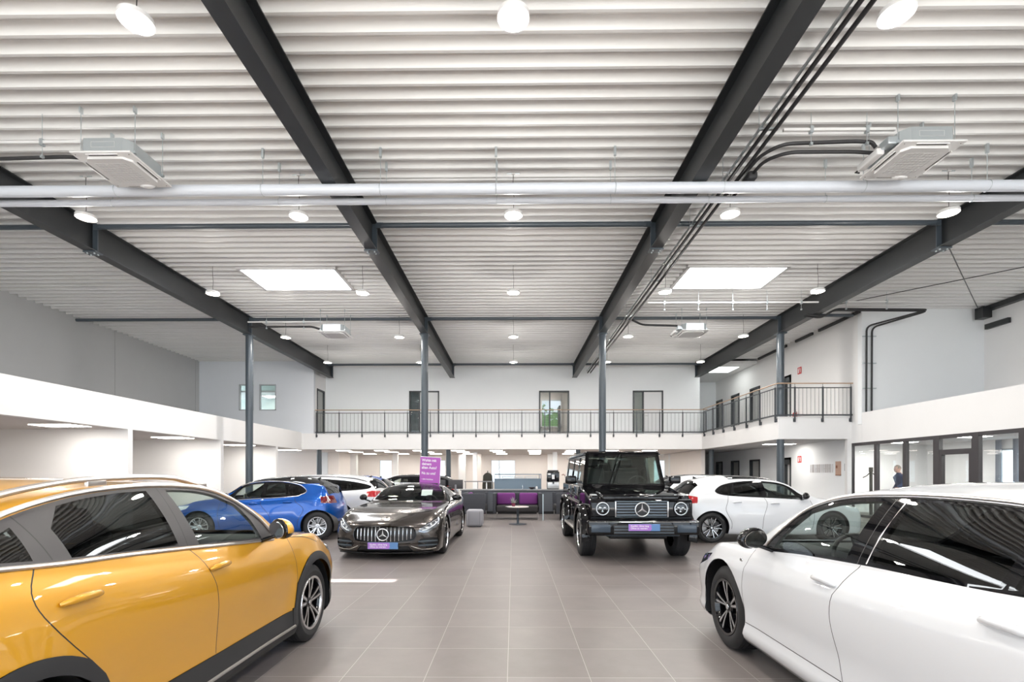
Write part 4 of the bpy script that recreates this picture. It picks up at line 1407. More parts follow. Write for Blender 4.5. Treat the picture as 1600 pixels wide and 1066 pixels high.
    for y in (-.4, 0, .4): q.rbox(CX - 2.15, CX - 2.05, y - .12, y + .12, 1.53, 1.72, .04, SEAT)
    q.build('rear_bench', root)
    st = MB(); Ms = Matrix.Translation((CX - .55, .38, 1.27)) @ Matrix.Rotation(radians(-68), 4, 'Y'); n = 24
    st.tube([Ms @ Vector((cos(2 * pi * k / n) * .19, sin(2 * pi * k / n) * .19, 0)) for k in range(n + 1)], .014, BLACK, 8, False); st.box(-.18, .18, -.02, .02, -.01, .01, BLACK, Ms)
    st.build('steering_wheel', root)
    h = MB(); h.rbox(CX - .28, CX - .24, -.12, .12, 1.75, 1.81, .015, BLACK); h.build('inner_mirror', root)
    # bonnet slopes down to a lower front end
    sm = lambda t: max(0, min(1, t)) ** 2 * (3 - 2 * max(0, min(1, t)))
    for o in root.children_recursive:
        if o.type != 'MESH': continue
        if o.matrix_local != Matrix.Identity(4):
            if o.name.startswith('plate_lettering'): o.location.z -= .079
            continue
        if o.data.users > 1: continue
        for v in o.data.vertices:
            x, y, z = v.co
            if z > 1.19 and x < CX + .05: v.co.z = 1.255 + (z - 1.20) * .875
            else:
                f = sm((x - (xf - .62)) / .95)
                v.co.z = z - .085 * f * sm((z - .42) / .14) + .055 * (1 - f) * sm((z - .95) / .2)
    add_wheels(root, R, .275, .245, STY_G, (xf, xr), .965)
    return root

# ------------------------------------------------------------------ the hall
ZC = EYE + 5.65          # underside of the roof deck
ZB = EYE + 5.02          # underside of the main beams
ZM = 3.52                # gallery floor
ZS = 2.72                # underside of the gallery
XL, XLF, XR, XRF = -15.8, -10.6, 11.95, 16.1
YB, YG, YM = 26.5, 24.9, 17.80
Y0 = -5.0

b = MB(); b.box(XL, XRF, Y0, 36.0, -.12, 0, WHITE)
fl = struct(b.build('floor'))
fl.data.materials.clear(); fl.data.materials.append(tile_mat())
sbox('floor_outside', -70, 70, -60, Y0, -.14, -.02, mat('outside_paving', (.70, .69, .67, 1), .9))

# roof deck: trapezoidal sheets running left to right
def deck(b, x0, x1, ya, yb, m):
    p = .284
    prof = [(0, 0), (.045, 0), (.085, .158), (.244, .158), (p, 0)]
    k = math.floor((ya - Y0) / p)
    y = Y0 + k * p
    pts = []
    while y < yb:
        for (dy, dz) in prof[:-1]:
            if ya - .2 <= y + dy <= yb + .2:
                pts.append((min(max(y + dy, ya), yb), ZC + dz))
        y += p
    vs_ = []
    for (yy, zz) in pts:
        vs_ += [(x0, yy, zz), (x1, yy, zz)]
    fs = [(2 * i, 2 * i + 1, 2 * i + 3, 2 * i + 2) for i in range(len(pts) - 1) if pts[i + 1][0] - pts[i][0] > 1e-6 or abs(pts[i + 1][1] - pts[i][1]) > 1e-6]
    b.add(vs_, fs, m)
SL = (-7.55, -4.92); SR = (4.80, 7.48); SY = (13.65, 15.2)
SUN_SLOT = (-2.58, -1.64, 1.21, 1.66)  # unseen opening, added only to cast the sun strip on the floor
b = MB()
deck(b, XL, SL[0], Y0, YB + .1, DECK)
for (a_, b_) in (SL, SR):
    deck(b, a_, b_, Y0, SY[0], DECK); deck(b, a_, b_, SY[1], YB + .1, DECK)
deck(b, SL[1], SUN_SLOT[0], Y0, YB + .1, DECK)
deck(b, SUN_SLOT[0], SUN_SLOT[1], Y0, SUN_SLOT[2], DECK); deck(b, SUN_SLOT[0], SUN_SLOT[1], SUN_SLOT[3], YB + .1, DECK)
deck(b, SUN_SLOT[1], SR[0], Y0, YB + .1, DECK)
deck(b, SR[1], 9.2, Y0, YB + .1, DECK); deck(b, 9.2, XR, Y0, 24.6, DECK); deck(b, XR, XRF, Y0, 18.2, DECK)
ceil = struct(b.build('ceiling', angle=10))
# roof above the deck, with the skylight openings and the added sun slot
roof_m = mat('roof_membrane', (.3, .3, .3, 1), .9)
b = MB()
z0, z1 = ZC + .17, ZC + .36
b.box(XL - .3, SL[0], Y0, YB + 4, z0, z1, roof_m)
b.box(SL[0], SL[1], Y0, SY[0], z0, z1, roof_m); b.box(SL[0], SL[1], SY[1], YB + 4, z0, z1, roof_m)
b.box(SL[1], SUN_SLOT[0], Y0, YB + 4, z0, z1, roof_m)
b.box(SUN_SLOT[0], SUN_SLOT[1], Y0, SUN_SLOT[2], z0, z1, roof_m); b.box(SUN_SLOT[0], SUN_SLOT[1], SUN_SLOT[3], YB + 4, z0, z1, roof_m)
b.box(SUN_SLOT[1], SR[0], Y0, YB + 4, z0, z1, roof_m)
b.box(SR[0], SR[1], Y0, SY[0], z0, z1, roof_m); b.box(SR[0], SR[1], SY[1], YB + 4, z0, z1, roof_m)
b.box(SR[1], XRF + .3, Y0, YB + 4, z0, z1, roof_m)
struct(b.build('ceiling_roof_slab'))

# skylights
for i, (xa, xb) in enumerate((SL, SR)):
    root = tag(empty('skylight', ((xa + xb) / 2, (SY[0] + SY[1]) / 2, ZC)), 'bright rectangular skylight in the corrugated ceiling, %s of the two' % ('left' if i == 0 else 'right'), 'skylight', 'skylights')
    hx, hy = (xb - xa) / 2, (SY[1] - SY[0]) / 2
    b = MB()
    for (p0, p1, q0, q1) in ((-hx - .06, hx + .06, -hy - .06, -hy + .02), (-hx - .06, hx + .06, hy - .02, hy + .06), (-hx - .06, -hx + .02, -hy, hy), (hx - .02, hx + .06, -hy, hy)):
        b.box(p0, p1, q0, q1, -.03, .36, PWHITE)
    b.build('skylight_frame', root)
    b = MB(); b.box(-hx, hx, -hy, hy, .10, .13, SKYE); b.build('skylight_panel', root)

# walls
wall_with_holes('wall_left', 'x', XL - .2, .2, Y0, YG, 0, ZC + .12, [], WHITE)
b = MB()
for k in range(8):
    y0_ = 9.6 + 5.0 * (k - 3) + .01
    y1_ = min(y0_ + 4.98, YG)
    if y0_ < YG and y1_ > Y0: b.box(XL, XL + .03, max(y0_, Y0), y1_, 3.2, ZC + .10, GREYP)
struct(b.build('wall_left_upper_panels'))
sbox('trim_1', XLF - .22, XLF, Y0, YG + .2, ZS, 3.57, WHITE)            # parapet over the left bays
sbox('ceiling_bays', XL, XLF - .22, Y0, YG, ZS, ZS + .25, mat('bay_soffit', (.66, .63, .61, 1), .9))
sbox('ceiling_bays_top', XL, XLF - .22, Y0, YG, 3.3, 3.4, WHITE)
for i, y in enumerate((4.9, 9.3, 13.62, 17.98, 22.2)):
    sbox('wall_bay', XL, XLF, y, y + .17, 0, ZS, CREAM if i < 2 else WHITE)
# left gallery wall facing the hall, with two windows
xw = lambda px, Y: (px - 802) / 780 * Y
zw = lambda py, Y: EYE + (741 - py) / 780 * Y
YF = YG + .01
h1 = (xw(371, YF), xw(394, YF), zw(641, YF), zw(600, YF)); h2 = (xw(403, YF), xw(429.5, YF), zw(641, YF), zw(600, YF))
wall_with_holes('wall_left_gallery', 'y', YF, .2, XL, -10.0, 3.3, ZC + .12, [h1, h2], BLUEG)
for i, h in enumerate((h1, h2)):
    root = struct(empty('window_%d' % (i + 1), ((h[0] + h[1]) / 2, YF, h[2])))
    wd, ht = (h[1] - h[0]) / 2, h[3] - h[2]
    b = MB()
    for q in ((-wd, wd, 0, .05), (-wd, wd, ht - .05, ht), (-wd, -wd + .05, 0, ht), (wd - .05, wd, 0, ht)):
        b.box(q[0], q[1], -.02, .10, q[2], q[3], mat('grey_window_frame', (.42, .44, .46, 1), .5))
    b.build('window_frame', root)
    b = MB(); b.box(-wd + .05, wd - .05, .04, .05, .05, ht - .05, GL_PANE); b.build('pane', root)
# small lit room behind these windows
b = MB()
b.box(-15.6, -10.2, 27.6, 27.7, 3.4, 6.6, mat('pale_green_room', (.62, .70, .66, 1), .9)); b.box(-15.6, -10.2, 25.1, 27.7, 5.62, 5.7, PWHITE)
b.box(-15.6, -10.2, 25.1, 27.7, 3.4, 3.5, WHITE)
struct(b.build('wall_room_behind_gallery'))
pl_n = 0
def panel_light(x, y, z, sx, sy, label, group, st=None):
    root = tag(empty('ceiling_light', (x, y, z)), label, 'ceiling light', group)
    b = MB(); b.box(-sx / 2 - .02, sx / 2 + .02, -sy / 2 - .02, sy / 2 + .02, -.012, .0, PWHITE); b.build('light_frame', root)
    b = MB(); b.box(-sx / 2, sx / 2, -sy / 2, sy / 2, -.020, -.012, st or PANELE); b.build('diffuser', root)
    return root
panel_light(-12.6, 26.4, 5.61, 1.2, .6, 'square ceiling light in the room behind the small gallery windows', 'gallery room light')

# gallery left flank with door
DX = -10.0
wall_with_holes('wall_left_flank', 'x', DX - .15, .15, YF + .2, YB, ZM, ZC + .12, [(25.3, 26.3, ZM, 5.85)], WHITE)
root = struct(empty('door_12', (DX, 25.8, ZM)))
b = MB()
for q in ((-.5, .5, 2.25, 2.33), (-.5, -.42, 0, 2.33), (.42, .5, 0, 2.33)):
    b.box(-.14, .03, q[0], q[1], q[2], q[3], mat('anthracite_frame', (.035, .040, .045, 1), .4))
b.build('door_frame', root)
b = MB(); b.box(-.10, -.05, -.42, .42, .01, 2.25, mat('grey_door_leaf', (.40, .41, .40, 1), .5)); lf = b.build('door_leaf', root)
b = MB(); b.tube([(-.05, .34, 1.05), (.0, .34, 1.05), (.0, .2, 1.05)], .012, CHROME, 6); b.build('door_handle', lf)
# back wall of the gallery, doorways
yb = YB
def doorhole(pa, pb):
    return (xw(pa, yb), xw(pb, yb), ZM, zw(611, yb))
DH = [doorhole(639, 686), doorhole(842, 889), doorhole(988, 1035)]
XE = xw(1092, yb)
wall_with_holes('wall_back', 'y', yb, .15, DX - .15, XE, ZM - .1, ZC + .3, DH, COOLW)
sbox('wall_back_return', XE - .15, XE, yb + .15, 29.6, ZM, ZC + .3, WHITE)
sbox('wall_back_recess', XE - .15, XR + .2, 29.6, 29.75, ZM, ZC + .3, COOLW)
# door assemblies: glazed side strip + door leaf
FR = mat('anthracite_frame', (.035, .040, .045, 1), .4)
DOORW = mat('white_door_leaf', (.72, .73, .74, 1), .5)
for i, h in enumerate(DH):
    root = struct(empty('door_%d' % (i + 1), ((h[0] + h[1]) / 2, yb, ZM)))
    wd, ht = (h[1] - h[0]) / 2, h[3] - h[2]
    b = MB()
    s0 = -wd + .52 + (.02 if i == 1 else 0)
    for q in ((-wd, wd, ht - .07, ht), (-wd, -wd + .07, 0, ht), (wd - .07, wd, 0, ht), (s0, s0 + .06, 0, ht)):
        b.box(q[0], q[1], -.05, .12, q[2], q[3], FR)
    b.build('door_frame', root)
    b = MB(); b.box(-wd + .07, s0, .03, .04, 0, ht - .07, GL_PANE); b.build('side_glazing', root)
    b = MB()
    if i == 1:   # open leaf swung into the room
        b.box(wd - .52, wd - .44, .15, 1.05, .02, ht - .75, FR); b.build('door_leaf', root)
    else:
        b.box(s0 + .06, wd - .07, .02, .07, .01, ht - .07, DOORW); lf = b.build('door_leaf', root)
        b = MB(); b.tube([(s0 + .14, .0, 1.05), (s0 + .14, -.05, 1.05), (s0 + .27, -.05, 1.05)], .012, CHROME, 6); b.build('door_handle', lf)
# room behind the middle doorway, daylight window with blinds and a glimpse of trees
sbox('wall_gallery_room', -3.5, 8.5, 30.2, 30.3, ZM, 6.8, CREAM)
sbox('ceiling_gallery_room', -8, 8.5, 26.65, 30.3, 6.55, 6.65, PWHITE)
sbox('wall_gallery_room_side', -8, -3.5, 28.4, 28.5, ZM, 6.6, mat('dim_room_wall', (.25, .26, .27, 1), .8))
sbox('floor_gallery', -10.6, XR, YG + .02, 30.3, ZM - .12, ZM, mat('gallery_floor', (.45, .42, .40, 1), .6))
root = struct(empty('window_3', (xw(861, 30.1), 30.12, 4.3)))
b = MB()
for q in ((-.62, .62, 0, .06), (-.62, .62, 1.6, 1.68), (-.62, -.55, 0, 1.68), (.55, .62, 0, 1.68)):
    b.box(q[0], q[1], -.05, .06, q[2], q[3], PWHITE)
b.build('window_frame', root)
out_m = bpy.data.materials.new('daylight_with_trees'); out_m.use_nodes = True
nt = out_m.node_tree; p = nt.nodes['Principled BSDF']
tc = nt.nodes.new('ShaderNodeTexCoord'); ns = nt.nodes.new('ShaderNodeTexNoise'); ns.inputs['Scale'].default_value = 3.2; ns.inputs['Detail'].default_value = 5
sp_ = nt.nodes.new('ShaderNodeSeparateXYZ'); ad = nt.nodes.new('ShaderNodeMath'); ad.operation = 'MULTIPLY_ADD'; ad.inputs[1].default_value = -.28; ad.inputs[2].default_value = .72
cr_ = nt.nodes.new('ShaderNodeValToRGB'); ad2 = nt.nodes.new('ShaderNodeMath'); ad2.operation = 'ADD'
nt.links.new(tc.outputs['Object'], ns.inputs['Vector']); nt.links.new(tc.outputs['Object'], sp_.inputs[0]); nt.links.new(sp_.outputs[2], ad.inputs[0])
nt.links.new(ns.outputs['Fac'], ad2.inputs[0]); nt.links.new(ad.outputs[0], ad2.inputs[1]); nt.links.new(ad2.outputs[0], cr_.inputs[0])
e = cr_.color_ramp.elements; e[0].position = .90; e[0].color = (.80, .92, 1, 1); e[1].position = 1.06; e[1].color = (.12, .24, .09, 1)
nt.links.new(cr_.outputs[0], p.inputs['Emission Color']); p.inputs['Emission Strength'].default_value = 1.5; p.inputs['Base Color'].default_value = (0, 0, 0, 1)
b = MB(); b.box(-.55, .55, .03, .05, .06, 1.6, out_m); b.build('pane', root)
b = MB()
for k in range(26):
    b.box(-.55, .55, -.04, -.005, .08 + k * .06, .086 + k * .06, PWHITE)
b.build('blind_slats', root)
panel_light(1.2, 28.6, 6.54, 1.2, .6, 'ceiling light in the gallery room behind the open middle doorway', 'gallery back room light')

# side wall of the right wing (upper and lower) with doors
def yx(px): return 780 * XR / (px - 802)
WD = [(yx(1127.5), yx(1118), 0, 0), (yx(1153.5), yx(1141), 0, 0), (yx(1185.5), yx(1170), 0, 0), (yx(1233.5), yx(1223), 0, 0)]
ht_d = 2.25
upper = [(a_, b_, ZM, ZM + ht_d) for a_, b_, _, _ in WD]
lower = [(a_, b_, 0, 2.2) for a_, b_, _, _ in WD]
wall_with_holes('wall_right_gallery', 'x', XR, .2, YM - .35, 29.6, ZS + .02, ZC + .12, upper, WHITE)
wall_with_holes('wall_right_lower', 'x', XR, .2, YM + .10, 35.9, 0, ZS + .02, lower, COOLW)
n = 4
for lv, z in ((0, ZM), (1, 0)):
    for i, (a_, b_, _, _) in enumerate(WD):
        root = struct(empty('door_%d' % n, (XR, (a_ + b_) / 2, z))); n += 1
        wd = (b_ - a_) / 2; ht = ht_d if lv == 0 else 2.2
        b = MB()
        for q in ((-wd, wd, ht - .08, ht), (-wd, -wd + .08, 0, ht), (wd - .08, wd, 0, ht)):
            b.box(-.03, .2, q[0], q[1], q[2], q[3], FR)
        if i == 3: b.box(-.03, .2, -wd, wd, ht - .30, ht, FR)
        b.build('door_frame', root)
        b = MB(); b.box(.10, .14, -wd + .08, wd - .08, 0, ht - .08, mat('grey_door_leaf', (.40, .41, .40, 1), .5) if i < 3 else DOORW); lf = b.build('door_leaf', root)
        b = MB(); b.tube([(.10, -wd + .16, 1.05), (.04, -wd + .16, 1.05), (.04, -wd + .3, 1.05)], .012, CHROME, 6); b.build('door_handle', lf)
# facing wall right of the gallery and the set-back side wall
sbox('wall_right_front', XR, XRF, YM - .55, YM - .35, 3.2, ZC + .12, COOLW)
wall_with_holes('wall_right', 'x', XRF, .2, Y0, YM + 2, 0, ZC + .12, [(15.55, 16.8, .9, 2.32)], WHITE)
sbox('trim_2', 12.15, XRF, Y0, YM - .56, 3.35, 3.58, WHITE)           # flat roof of the office
sbox('trim_3', 11.95, 12.15, Y0, YM - .56, 2.57, 3.59, WHITE)
sbox('trim_8', 11.951, 12.15, YM - .55, YM + .12, 2.57, 3.19, WHITE)           # fascia over the office glazing
sbox('ceiling_office', 12.15, XRF, Y0, YM + 2, 2.62, 2.70, WHITE)
sbox('wall_office_end', 12.0, XRF, YM + 1.8, YM + 2, 0, 2.7, WHITE)
sbox('wall_office_pier', 11.8, 11.949, YM - .04, YM + .1, 0, ZS, WHITE)

# gallery slab with fascias
GX = 9.37
sbox('trim_4', -10.6, GX + .02, YG, YG + .18, ZS, ZM, WHITE)
sbox('trim_5', GX, GX + .18, YM + .13, YG, ZS, ZM, WHITE)
sbox('trim_6', GX, 11.95, YM - .05, YM + .13, ZS, ZM - .001, WHITE)
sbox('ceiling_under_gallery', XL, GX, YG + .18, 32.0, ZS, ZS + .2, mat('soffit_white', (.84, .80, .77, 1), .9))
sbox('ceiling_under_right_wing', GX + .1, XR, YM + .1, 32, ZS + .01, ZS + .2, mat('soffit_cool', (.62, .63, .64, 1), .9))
sbox('floor_right_wing', GX + .18, XR, YM + .13, 29.6, ZM - .12, ZM, WHITE)
# lower back room
YR = 31.7
wholes = [(xw(a_, YR), xw(b_, YR), zw(752, YR) - .1, zw(719, YR)) for a_, b_ in ((592, 612), (672, 696), (767, 805), (1020, 1041))]
wall_with_holes('wall_rear', 'y', YR, .2, XL, XR + .1, 0, ZS, wholes, CREAM)
sbox('wall_rear_left', XL, xw(525, 28.5), 28.5, 28.6, 0, ZS, CREAM)
sbox('wall_rear_left_side', xw(525, 28.5), xw(525, 28.5) + .12, 28.5, YR, 0, ZS, CREAM)
sbox('wall_rear_right', 9.55, 9.75, YG + .6, YR, 0, ZS, CREAM)
for i, h in enumerate(wholes):
    root = struct(empty('window_%d' % (4 + i), ((h[0] + h[1]) / 2, YR, h[2])))
    wd, ht = (h[1] - h[0]) / 2, h[3] - h[2]
    b = MB()
    for q in ((-wd, wd, 0, .05), (-wd, wd, ht - .05, ht), (-wd, -wd + .05, 0, ht), (wd - .05, wd, 0, ht)) + (((-.28, -.22, 0, ht),) if i == 2 else ()):
        b.box(q[0], q[1], .02, .12, q[2], q[3], PWHITE)
    b.build('window_frame', root)
    b = MB(); b.box(-wd + .04, wd - .04, .08, .09, .04, ht - .04, GL_PANE); b.build('pane', root)
    b = MB()
    k = 0
    while .06 + k * .085 < ht - .05:
        b.box(-wd + .05, wd - .05, .0, .05, .06 + k * .085, .068 + k * .085 + .02, mat('blind_slat_grey', (.35, .36, .36, 1), .5)); k += 1
    b.build('blind_slats', root)
sbox('floor_lawn_outside', -40, 40, 33, 70, -.3, -.1, mat('lawn', (.10, .16, .05, 1), .9))
# white pillars in the back room
for (pa, pb, Y, m) in ((498, 510, 28.4, BLUEG), (545, 556, 30.5, WHITE), (613, 620, 29.5, WHITE), (716, 727, 30.5, WHITE), (738.5, 745, 28.0, COOLW), (746, 752, 30.5, CREAM), (856, 863, 30.5, WHITE), (864, 870.5, 28.0, COOLW), (1046, 1058, 30.5, WHITE)):
    sbox('wall_pillar', xw(pa, Y), xw(pb, Y), Y, Y + .35, 0, ZS, m)
# entrance side behind the viewer: tall glazing with posts, plinth and head
b = MB()
b.box(XL, XRF, Y0 - .2, Y0, 6.7, ZC + .14, WHITE)
b.box(XL, XL + 1.0, Y0 - .2, Y0, 0, 6.7, WHITE); b.box(XRF - 1.0, XRF, Y0 - .2, Y0, 0, 6.7, WHITE)
struct(b.build('wall_front'))
root = struct(empty('window_8', (0, Y0 - .1, 0)))
b = MB()
k = 0
x = XL + 1
while x <= XRF - 1:
    b.box(x - .04, x + .04, -.06, .06, 0, 6.7, FR); x += 2.38
for z in (.05, 2.9, 5.2, 6.66):
    b.box(XL + 1, XRF - 1, -.05, .05, z - .05, z + .04, FR)
b.build('window_frame', root)

# ------------------------------------------------------------------ steel frame
def ibeam(name, x, y0, y1, zb, zt, wd, label, group, tf=.022, tw=.014):
    root = tag(empty(name, (x, y0, zb)), label, 'beam', group)
    L_ = y1 - y0; H_ = zt - zb
    b = MB()
    b.box(-wd / 2, wd / 2, 0, L_, 0, tf, STEEL); b.box(-wd / 2, wd / 2, 0, L_, H_ - tf, H_, STEEL); b.box(-tw / 2, tw / 2, 0, L_, tf, H_ - tf, STEEL)
    b.build('beam_profile', root)
    return root, H_
BX = (-9.52, -3.185, 3.185, 9.52)
names = ('outermost dark steel roof beam on the left side', 'dark steel roof beam, left one of the middle pair', 'dark steel roof beam, right one of the middle pair', 'outermost dark steel roof beam on the right side')
for x, nm in zip(BX, names):
    root, H_ = ibeam('roof_beam', x, Y0, 26.05 if abs(x) < 5 else 26.0, ZB, ZC, .25, nm, 'main roof beams')
    # splice plates with bolts
    sg = 1 if x < 0 else -1
    yy = 11.2 - Y0
    b = MB(); b.box(-.15, .15, yy - .10, yy + .10, -.03, 0, COLM); pl_ = b.build('splice_plate', root)
    b = MB()
    for a_ in (-.08, .08):
        for c_ in (-.05, .05):
            b.lathe([(.001, -.055), (.018, -.055), (.018, -.03)], ZINC, 8, M=Matrix.Translation((a_, yy + c_, 0)))
    b.build('bolts', pl_)
    for yy2 in (11.2, 17.85):
        b = MB(); b.box(-.12, .12, yy2 - Y0 - .012, yy2 - Y0 + .012, .02, H_ - .02, COLM); b.build('stiffener_plate', root)
    b = MB(); b.box(-.15, .15, 26.0 - Y0, 26.05 - Y0 + .45, .0, H_ - .05, STEEL) if False else b.box(-.1, .1, 26.0 - Y0 - .02, 26.0 - Y0, 0, H_, COLM); b.build('end_plate', root)
for i, x in enumerate(BX):
    root = tag(empty('steel_column', (x, 17.90, 0)), ('tall round steel column, %s of the four in the hall' % ('leftmost', 'second from the left', 'third from the left', 'rightmost')[i]), 'column', 'tall hall columns')
    b = MB(); b.lathe([(.001, 0), (.125, 0), (.125, ZB - .02), (.001, ZB - .02)], COLM, 32); b.build('column_shaft', root, 40)
    b = MB(); b.box(-.16, .16, -.16, .16, ZB - .035, ZB, COLM); b.build('head_plate', root)
    b = MB(); b.box(-.19, .19, -.19, .19, 0, .02, COLM); b.build('base_plate', root)
gcol = [(xw(a_, YG + .5), YG + .5) for a_ in (497.5, 700.5, 903, 1110)]
for i, (x, y) in enumerate(gcol):
    root = tag(empty('gallery_column', (x, y, 0)), 'short round steel column under the gallery edge, %s' % ('leftmost, beside the white estate roof', 'beside the purple sign', 'behind the boxy black car', 'rightmost, above the white hatchbacks')[i], 'column', 'short columns under the gallery')
    b = MB(); b.lathe([(.001, 0), (.125, 0), (.125, ZS), (.001, ZS)], COLM, 28); b.build('column_shaft', root, 40)
    b = MB(); b.box(-.18, .18, -.18, .18, 0, .02, COLM); b.build('base_plate', root)
# round struts between the beams
for yy, lab in ((11.05, 'nearest'), (17.72, 'middle'), (25.1, 'farthest')):
    for i in range(3):
        xa, xb = BX[i] + .14, BX[i + 1] - .14
        root = tag(empty('roof_strut', ((xa + xb) / 2, yy, EYE + 5.52)), 'dark round strut across the roof, %s row, %s bay' % (lab, ('left', 'middle', 'right')[i]), 'strut', 'round roof struts')
        h = (xb - xa) / 2
        b = MB(); b.tube([(-h + .12, 0, 0), (h - .12, 0, 0)], .055, COLM, 16); b.build('strut_tube', root)
        for sg in (-1, 1):
            b = MB(); b.box(min(sg * h, sg * (h - .16)), max(sg * h, sg * (h - .16)), -.012, .012, -.06, .06, COLM); b.build('end_lug', root)
    if yy < 20:
        root = tag(empty('roof_strut', ((BX[0] + XL) / 2, yy, EYE + 5.52)), 'dark round strut running to the left wall, %s row' % lab, 'strut', 'round roof struts')
        h = (BX[0] - XL) / 2 - .15
        b = MB(); b.tube([(-h, 0, 0), (h, 0, 0)], .055, COLM, 16); b.build('strut_tube', root)
        xe = XRF if yy < 15 else XR
        root = tag(empty('roof_strut', ((BX[3] + xe) / 2, yy - (.25 if yy > 15 else 0), EYE + 5.52)), 'dark round strut running to the right wall, %s row' % lab, 'strut', 'round roof struts')
        h = (xe - BX[3]) / 2 - .15
        b = MB(); b.tube([(-h, 0, 0), (h, 0, 0)], .055, COLM, 16); b.build('strut_tube', root)
# edge beam at the right wall with bracket, bracing rods
b = MB(); b.box(XRF - .22, XRF - .02, Y0, YM - .6, ZC - .16, ZC, STEEL); tag(b.build('edge_beam'), 'dark edge beam along the top of the far right wall', 'beam')
b = MB(); b.box(XRF - .45, XRF - .15, YM - 1.0, YM - .7, ZC - .42, ZC - .05, STEEL); b.box(XRF - .12, XRF - .02, YM - 1.5, YM - .7, ZC - .75, ZC - .58, STEEL)
tag(b.build('wall_bracket'), 'dark steel bracket where the right wall meets the ceiling', 'bracket')
for (pa, pb, lab) in (((9.70, 11.2, ZB - .02), (XRF - .47, YM - .85, ZC - .1), 'thin bracing rod running down to the bracket at the right wall'),
                      ((9.62, 17.3, ZC - .12), (XRF - .2, 11.3, ZC - .12), 'thin bracing rod running up to the right under the ceiling')):
    b = MB(); b.tube([pa, pb], .012, STEEL, 8); tag(b.build('bracing_rod'), lab, 'rod', 'diagonal bracing rods')
b = MB()
for (ya, yb_) in ((YM - .5, 19.6), (20.0, 21.2), (21.9, 24.4)):
    b.box(XR - .07, XR, ya, yb_, ZC - .10, ZC, STEEL)
struct(b.build('trim_7'))
# lowered ceiling with a panel light at the end of the right gallery
sbox('ceiling_gallery_end', BX[3] + .13, XR, 24.6, 29.6, EYE + 5.42, EYE + 5.55, PWHITE)
panel_light(10.75, 26.0, EYE + 5.42, 1.3, 1.3, 'square ceiling light at the far end of the right gallery', 'gallery end light', mat('cool_panel_light', (1, 1, 1, 1), .5, emit=(.95, 1, .97, 1), strength=7.0))

# ------------------------------------------------------------------ railings
POST = mat('railing_paint', (.045, .050, .058, 1), .4)
def railing(name, p0, p1, nbay, nbal, label, ends=(True, True), out=Vector((0, -1, 0))):
    p0 = Vector(p0); p1 = Vector(p1)
    d = (p1 - p0); L_ = d.length; d.normalize()
    root = tag(empty(name, p0, 0), label, 'railing', 'gallery railings')
    ang = atan2(d.y, d.x)
    root.rotation_euler = (0, 0, ang)
    oo = Matrix.Rotation(-ang, 4, 'Z') @ out
    so = oo.y
    b = MB(); b.tube([(-.08, 0, 1.16), (L_ + .08, 0, 1.16)], .021, WOOD, 12); b.build('handrail', root)
    b = MB(); b.box(0, L_, -.02, .02, .99, 1.02, POST); b.build('top_rail', root)
    b = MB(); b.box(-.05, L_ + .05, -.025, .025, .02, .07, POST); b.build('bottom_rail', root)
    pm = MB(); pm.box(-.019, .019, -.025, .025, -.20, 1.04, POST); pm.box(-.035, .035, min(0, so * -.11), max(0, so * -.11), -.19, -.07, POST)
    pm.tube([(0, 0, 1.04), (0, 0, 1.15)], .008, POST, 6)
    me = pm.mesh('post')
    bm_ = MB(); bm_.tube([(0, 0, .06), (0, 0, 1.0)], .006, POST, 6); bme = bm_.mesh('baluster')
    for k in range(nbay + 1):
        o = bpy.data.objects.new('post', me); COL.objects.link(o); o.parent = root; o.location = (L_ * k / nbay, 0, 0)
    for k in range(nbay):
        for j in range(1, nbal + 1):
            o = bpy.data.objects.new('baluster', bme); COL.objects.link(o); o.parent = root; o.location = (L_ * (k + j / (nbal + 1)) / nbay, 0, 0)
    return root
YRL = YG - .05
railing('gallery_railing', (xw(493, YRL), YRL, ZM), (xw(1103, YRL) - .05, YRL, ZM), 17, 5, 'long dark railing with wooden handrail along the back gallery')
railing('gallery_railing', (GX - .06, YRL - .35, ZM), (GX - .06, YM + .05, ZM), 6, 5, 'dark railing along the side of the right gallery', out=Vector((-1, 0, 0)))
front_rail = railing('gallery_railing', (GX + .55, YM - .10, ZM), (11.88, YM - .10, ZM), 2, 6, 'short dark railing at the front end of the right gallery')
b = MB(); b.tube([(GX - .06, YM + .02, ZM + 1.16), (GX - .06, YM - .10, ZM + 1.16), (GX + .5, YM - .10, ZM + 1.16)], .021, WOOD, 10)
b.box(GX - .06, GX + .55, YM - .12, YM - .08, ZM + .99, ZM + 1.02, POST); b.box(GX - .06, GX + .55, YM - .12, YM - .08, ZM + .02, ZM + .07, POST)
o = b.build('corner_rail', front_rail); o.location = (-(GX + .55), -(YM - .10), -ZM)

# ------------------------------------------------------------------ pendant lamps
def lamp_proto():
    root = empty('pendant_lamp', (0, 0, 0))
    b = MB(); b.lathe([(.001, 0), (.155, 0), (.155, .004)], LAMPE, 32); b.build('diffuser', root)
    b = MB(); b.lathe([(.157, -.006), (.172, .0), (.172, .05), (.14, .075), (.05, .09), (.001, .09)], PWHITE, 32); b.build('lamp_housing', root)
    b = MB(); b.tube([(0, 0, .09), (.012, 0, .35), (-.008, 0, .60), (0, 0, .80)], .005, BLACK, 6); b.build('cable', root)
    b = MB(); b.tube([(-.12, 0, .80), (.12, 0, .80)], .012, ZINC, 6); b.box(-.03, .03, -.03, .03, .78, .85, PWHITE); b.build('suspension_bracket', root)
    return root
ZL = EYE + 4.90
rows = (5.37, 9.47, 13.50, 17.85, 21.9)
rown = ('nearest', 'second', 'third', 'fourth', 'farthest')
coln = {-2: 'far left', -1: 'left', 0: 'middle', 1: 'right', 2: 'far right'}
